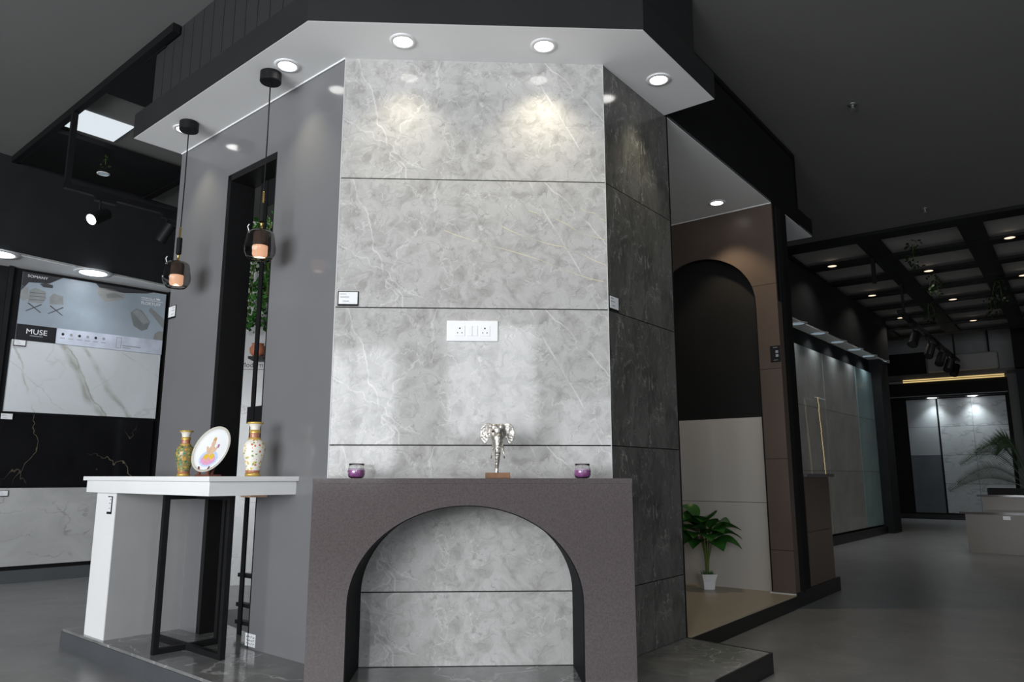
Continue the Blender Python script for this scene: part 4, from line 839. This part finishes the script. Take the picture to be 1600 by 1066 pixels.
for z in (0.0, 0.038): MB().box(0, 1.76, -0.03, 0.0, z, z + 0.02).build('light_bar', glow('gold_strip_glow', (1.0, 0.72, 0.30), 0.75), t)
for s, lb in ((0.50, 'flat white light under far header above the black divider'), (1.20, 'flat white light under far header above the white veined tiles')): downlight(FF.p(s, -0.17, 2.398), lb, r=0.085, disc=M_DISCCOOL, power=30, angle=105, col=(0.88, 0.97, 1), group='white lights under the far header')
ac = thing('air_conditioner', 'pale split air conditioner on wall above gold strip', 'air conditioner', FF.p(0.47, 0.059, 2.905), FF.a)
MB().prism_z([(0, 0), (1.22, 0), (1.22, -0.22), (0, -0.22)], 0.0, 0.34).build('casing', mat('ac_plastic', (0.36, 0.35, 0.33), 0.5, var=0.03), ac, bevel=0.03)
MB().box(0.05, 1.17, -0.222, -0.2, 0.03, 0.045).build('louvre', M_GREYINK, ac)
MB().box(1.06, 1.09, -0.1, -0.06, 0.34, 1.14).build('pipe_cover', M_BLACK, ac)

# ------------------------------------------------------------------ counters and palm at the right
M_TAUPE = mat('taupe_laminate', (0.17, 0.148, 0.122), 0.35, var=0.05, vscale=2)
FK = Frame((5.527, 8.42), (0.766, -0.643))
k1 = thing('reception_counter', 'taupe reception counter with thin dark top', 'counter', FK.p(0, 0), FK.a)
MB().box(0.0, 2.4, 0.0, 0.55, 0.0, 0.425).build('front_panel', M_TAUPE, k1)
MB().box(-0.05, 2.45, -0.04, 0.58, 0.4255, 0.45).build('top_slab', M_BROWN, k1)
for x in (0.36, 0.66): MB().box(x, x + 0.07, -0.006, 0.0, 0.37, 0.41).build('socket', M_PLASTIC, k1)
k2 = thing('planter_counter', 'raised taupe ledge carrying the palm planter', 'counter', FK.p(0.13, 0.62), FK.a)
MB().box(0.0, 2.1, 0.0, 0.5, 0, 0.605).build('front_panel', M_TAUPE, k2)
MB().box(-0.06, 2.15, -0.03, 0.52, 0.6055, 0.627).build('top_slab', M_BROWN, k2)
MB().box(0.42, 0.50, -0.006, 0.0, 0.56, 0.60).build('socket', M_PLASTIC, k2)
pb = FK.p(0.52, 0.88)
pm = thing('potted_palm', 'feathery palm in dark trough planter on taupe ledge', 'palm', (pb[0], pb[1], 0.6275), FK.a)
MB().box(-0.35, 0.8, -0.14, 0.14, 0, 0.075).build('planter', M_BLACK, pm)
M_PALM = mat('dark_palm_leaf', (0.030, 0.055, 0.025), 0.45, var=0.3, vscale=10)
for (a, D, Hh_, dr) in [(3.14, 0.70, 0.50, 0.55), (2.9, 0.78, 0.30, 0.62), (3.5, 0.55, 0.58, 0.40), (2.3, 0.45, 0.62, 0.35), (0.3, 0.5, 0.60, 0.4), (-0.3, 0.7, 0.42, 0.5), (1.2, 0.35, 0.68, 0.25), (-1.3, 0.35, 0.60, 0.3), (3.0, 0.35, 0.66, 0.3), (-2.3, 0.45, 0.55, 0.4), (3.3, 0.85, 0.16, 0.5)]:
    pts = []
    for i in range(15):
        f = i / 14; d = D * f ** 1.15; pts.append(Vector((0.08 + d * math.cos(a), 0.3 * d * math.sin(a), 0.06 + Hh_ * math.sin(PI * 0.5 * min(1, f * 1.35)) - dr * max(0, f - 0.45) ** 1.6)))
    fr = MB().tube(pts, [0.004 * (1 - 0.75 * i / 14) for i in range(15)], 5).build('frond', M_PALM, pm)
    m = MB()
    for i in range(3, 14):
        for h_ in (0, 0.25, 0.5, 0.75):
            p = pts[i] + (pts[min(i + 1, 14)] - pts[i]) * h_; t_ = (pts[min(i + 1, 14)] - pts[i - 1]).normalized(); sd = t_.cross(Vector((0, 0, 1)))
            sd = sd.normalized() if sd.length > .01 else Vector((0, 1, 0)); l = 0.15 * math.sin(PI * (i + h_) / 15.5) + 0.03
            for s in (-1, 1):
                e = p + (t_ * 0.5 + sd * s * 0.5 + Vector((0, 0, 0.55 if s > 0 else -0.6))).normalized() * l; n_ = Vector((0.3, 0, 1)) * 0.0055
                m.add([p - n_, p + n_, e], [(0, 1, 2)])
    m.build('leaflets', M_PALM, fr)
tag(pm, kind=None)
# track with spot heads
FT_ = Frame((5.39, 9.10), (0.645, 0.764))
tk = thing('light_track', 'black ceiling track carrying five spotlights', 'light track', FT_.p(0, 0, 2.90), FT_.a)
MB().box(0, 5.3, -0.03, 0.03, 0, 0.05).build('rail', M_BLACKMETAL, tk)
for x in (0.3, 4.9): MB().box(x - 0.015, x + 0.015, -0.015, 0.015, 0.05, BZ0 - 2.90 if x < 1 else 1.2).build('hanger', M_BLACKMETAL, tk)
for i, x in enumerate((0.85, 2.1, 3.1, 3.95, 4.7)):
    spot_head('track_spotlight', FT_.p(x, 0, 2.8995), 'black unlit track spotlight, %s from the far display end' % ['fifth', 'fourth', 'third', 'second', 'first'][i], (-0.55, -0.35, -0.85), False, FT_.a, 1.45, 'spotlights on the far ceiling track')
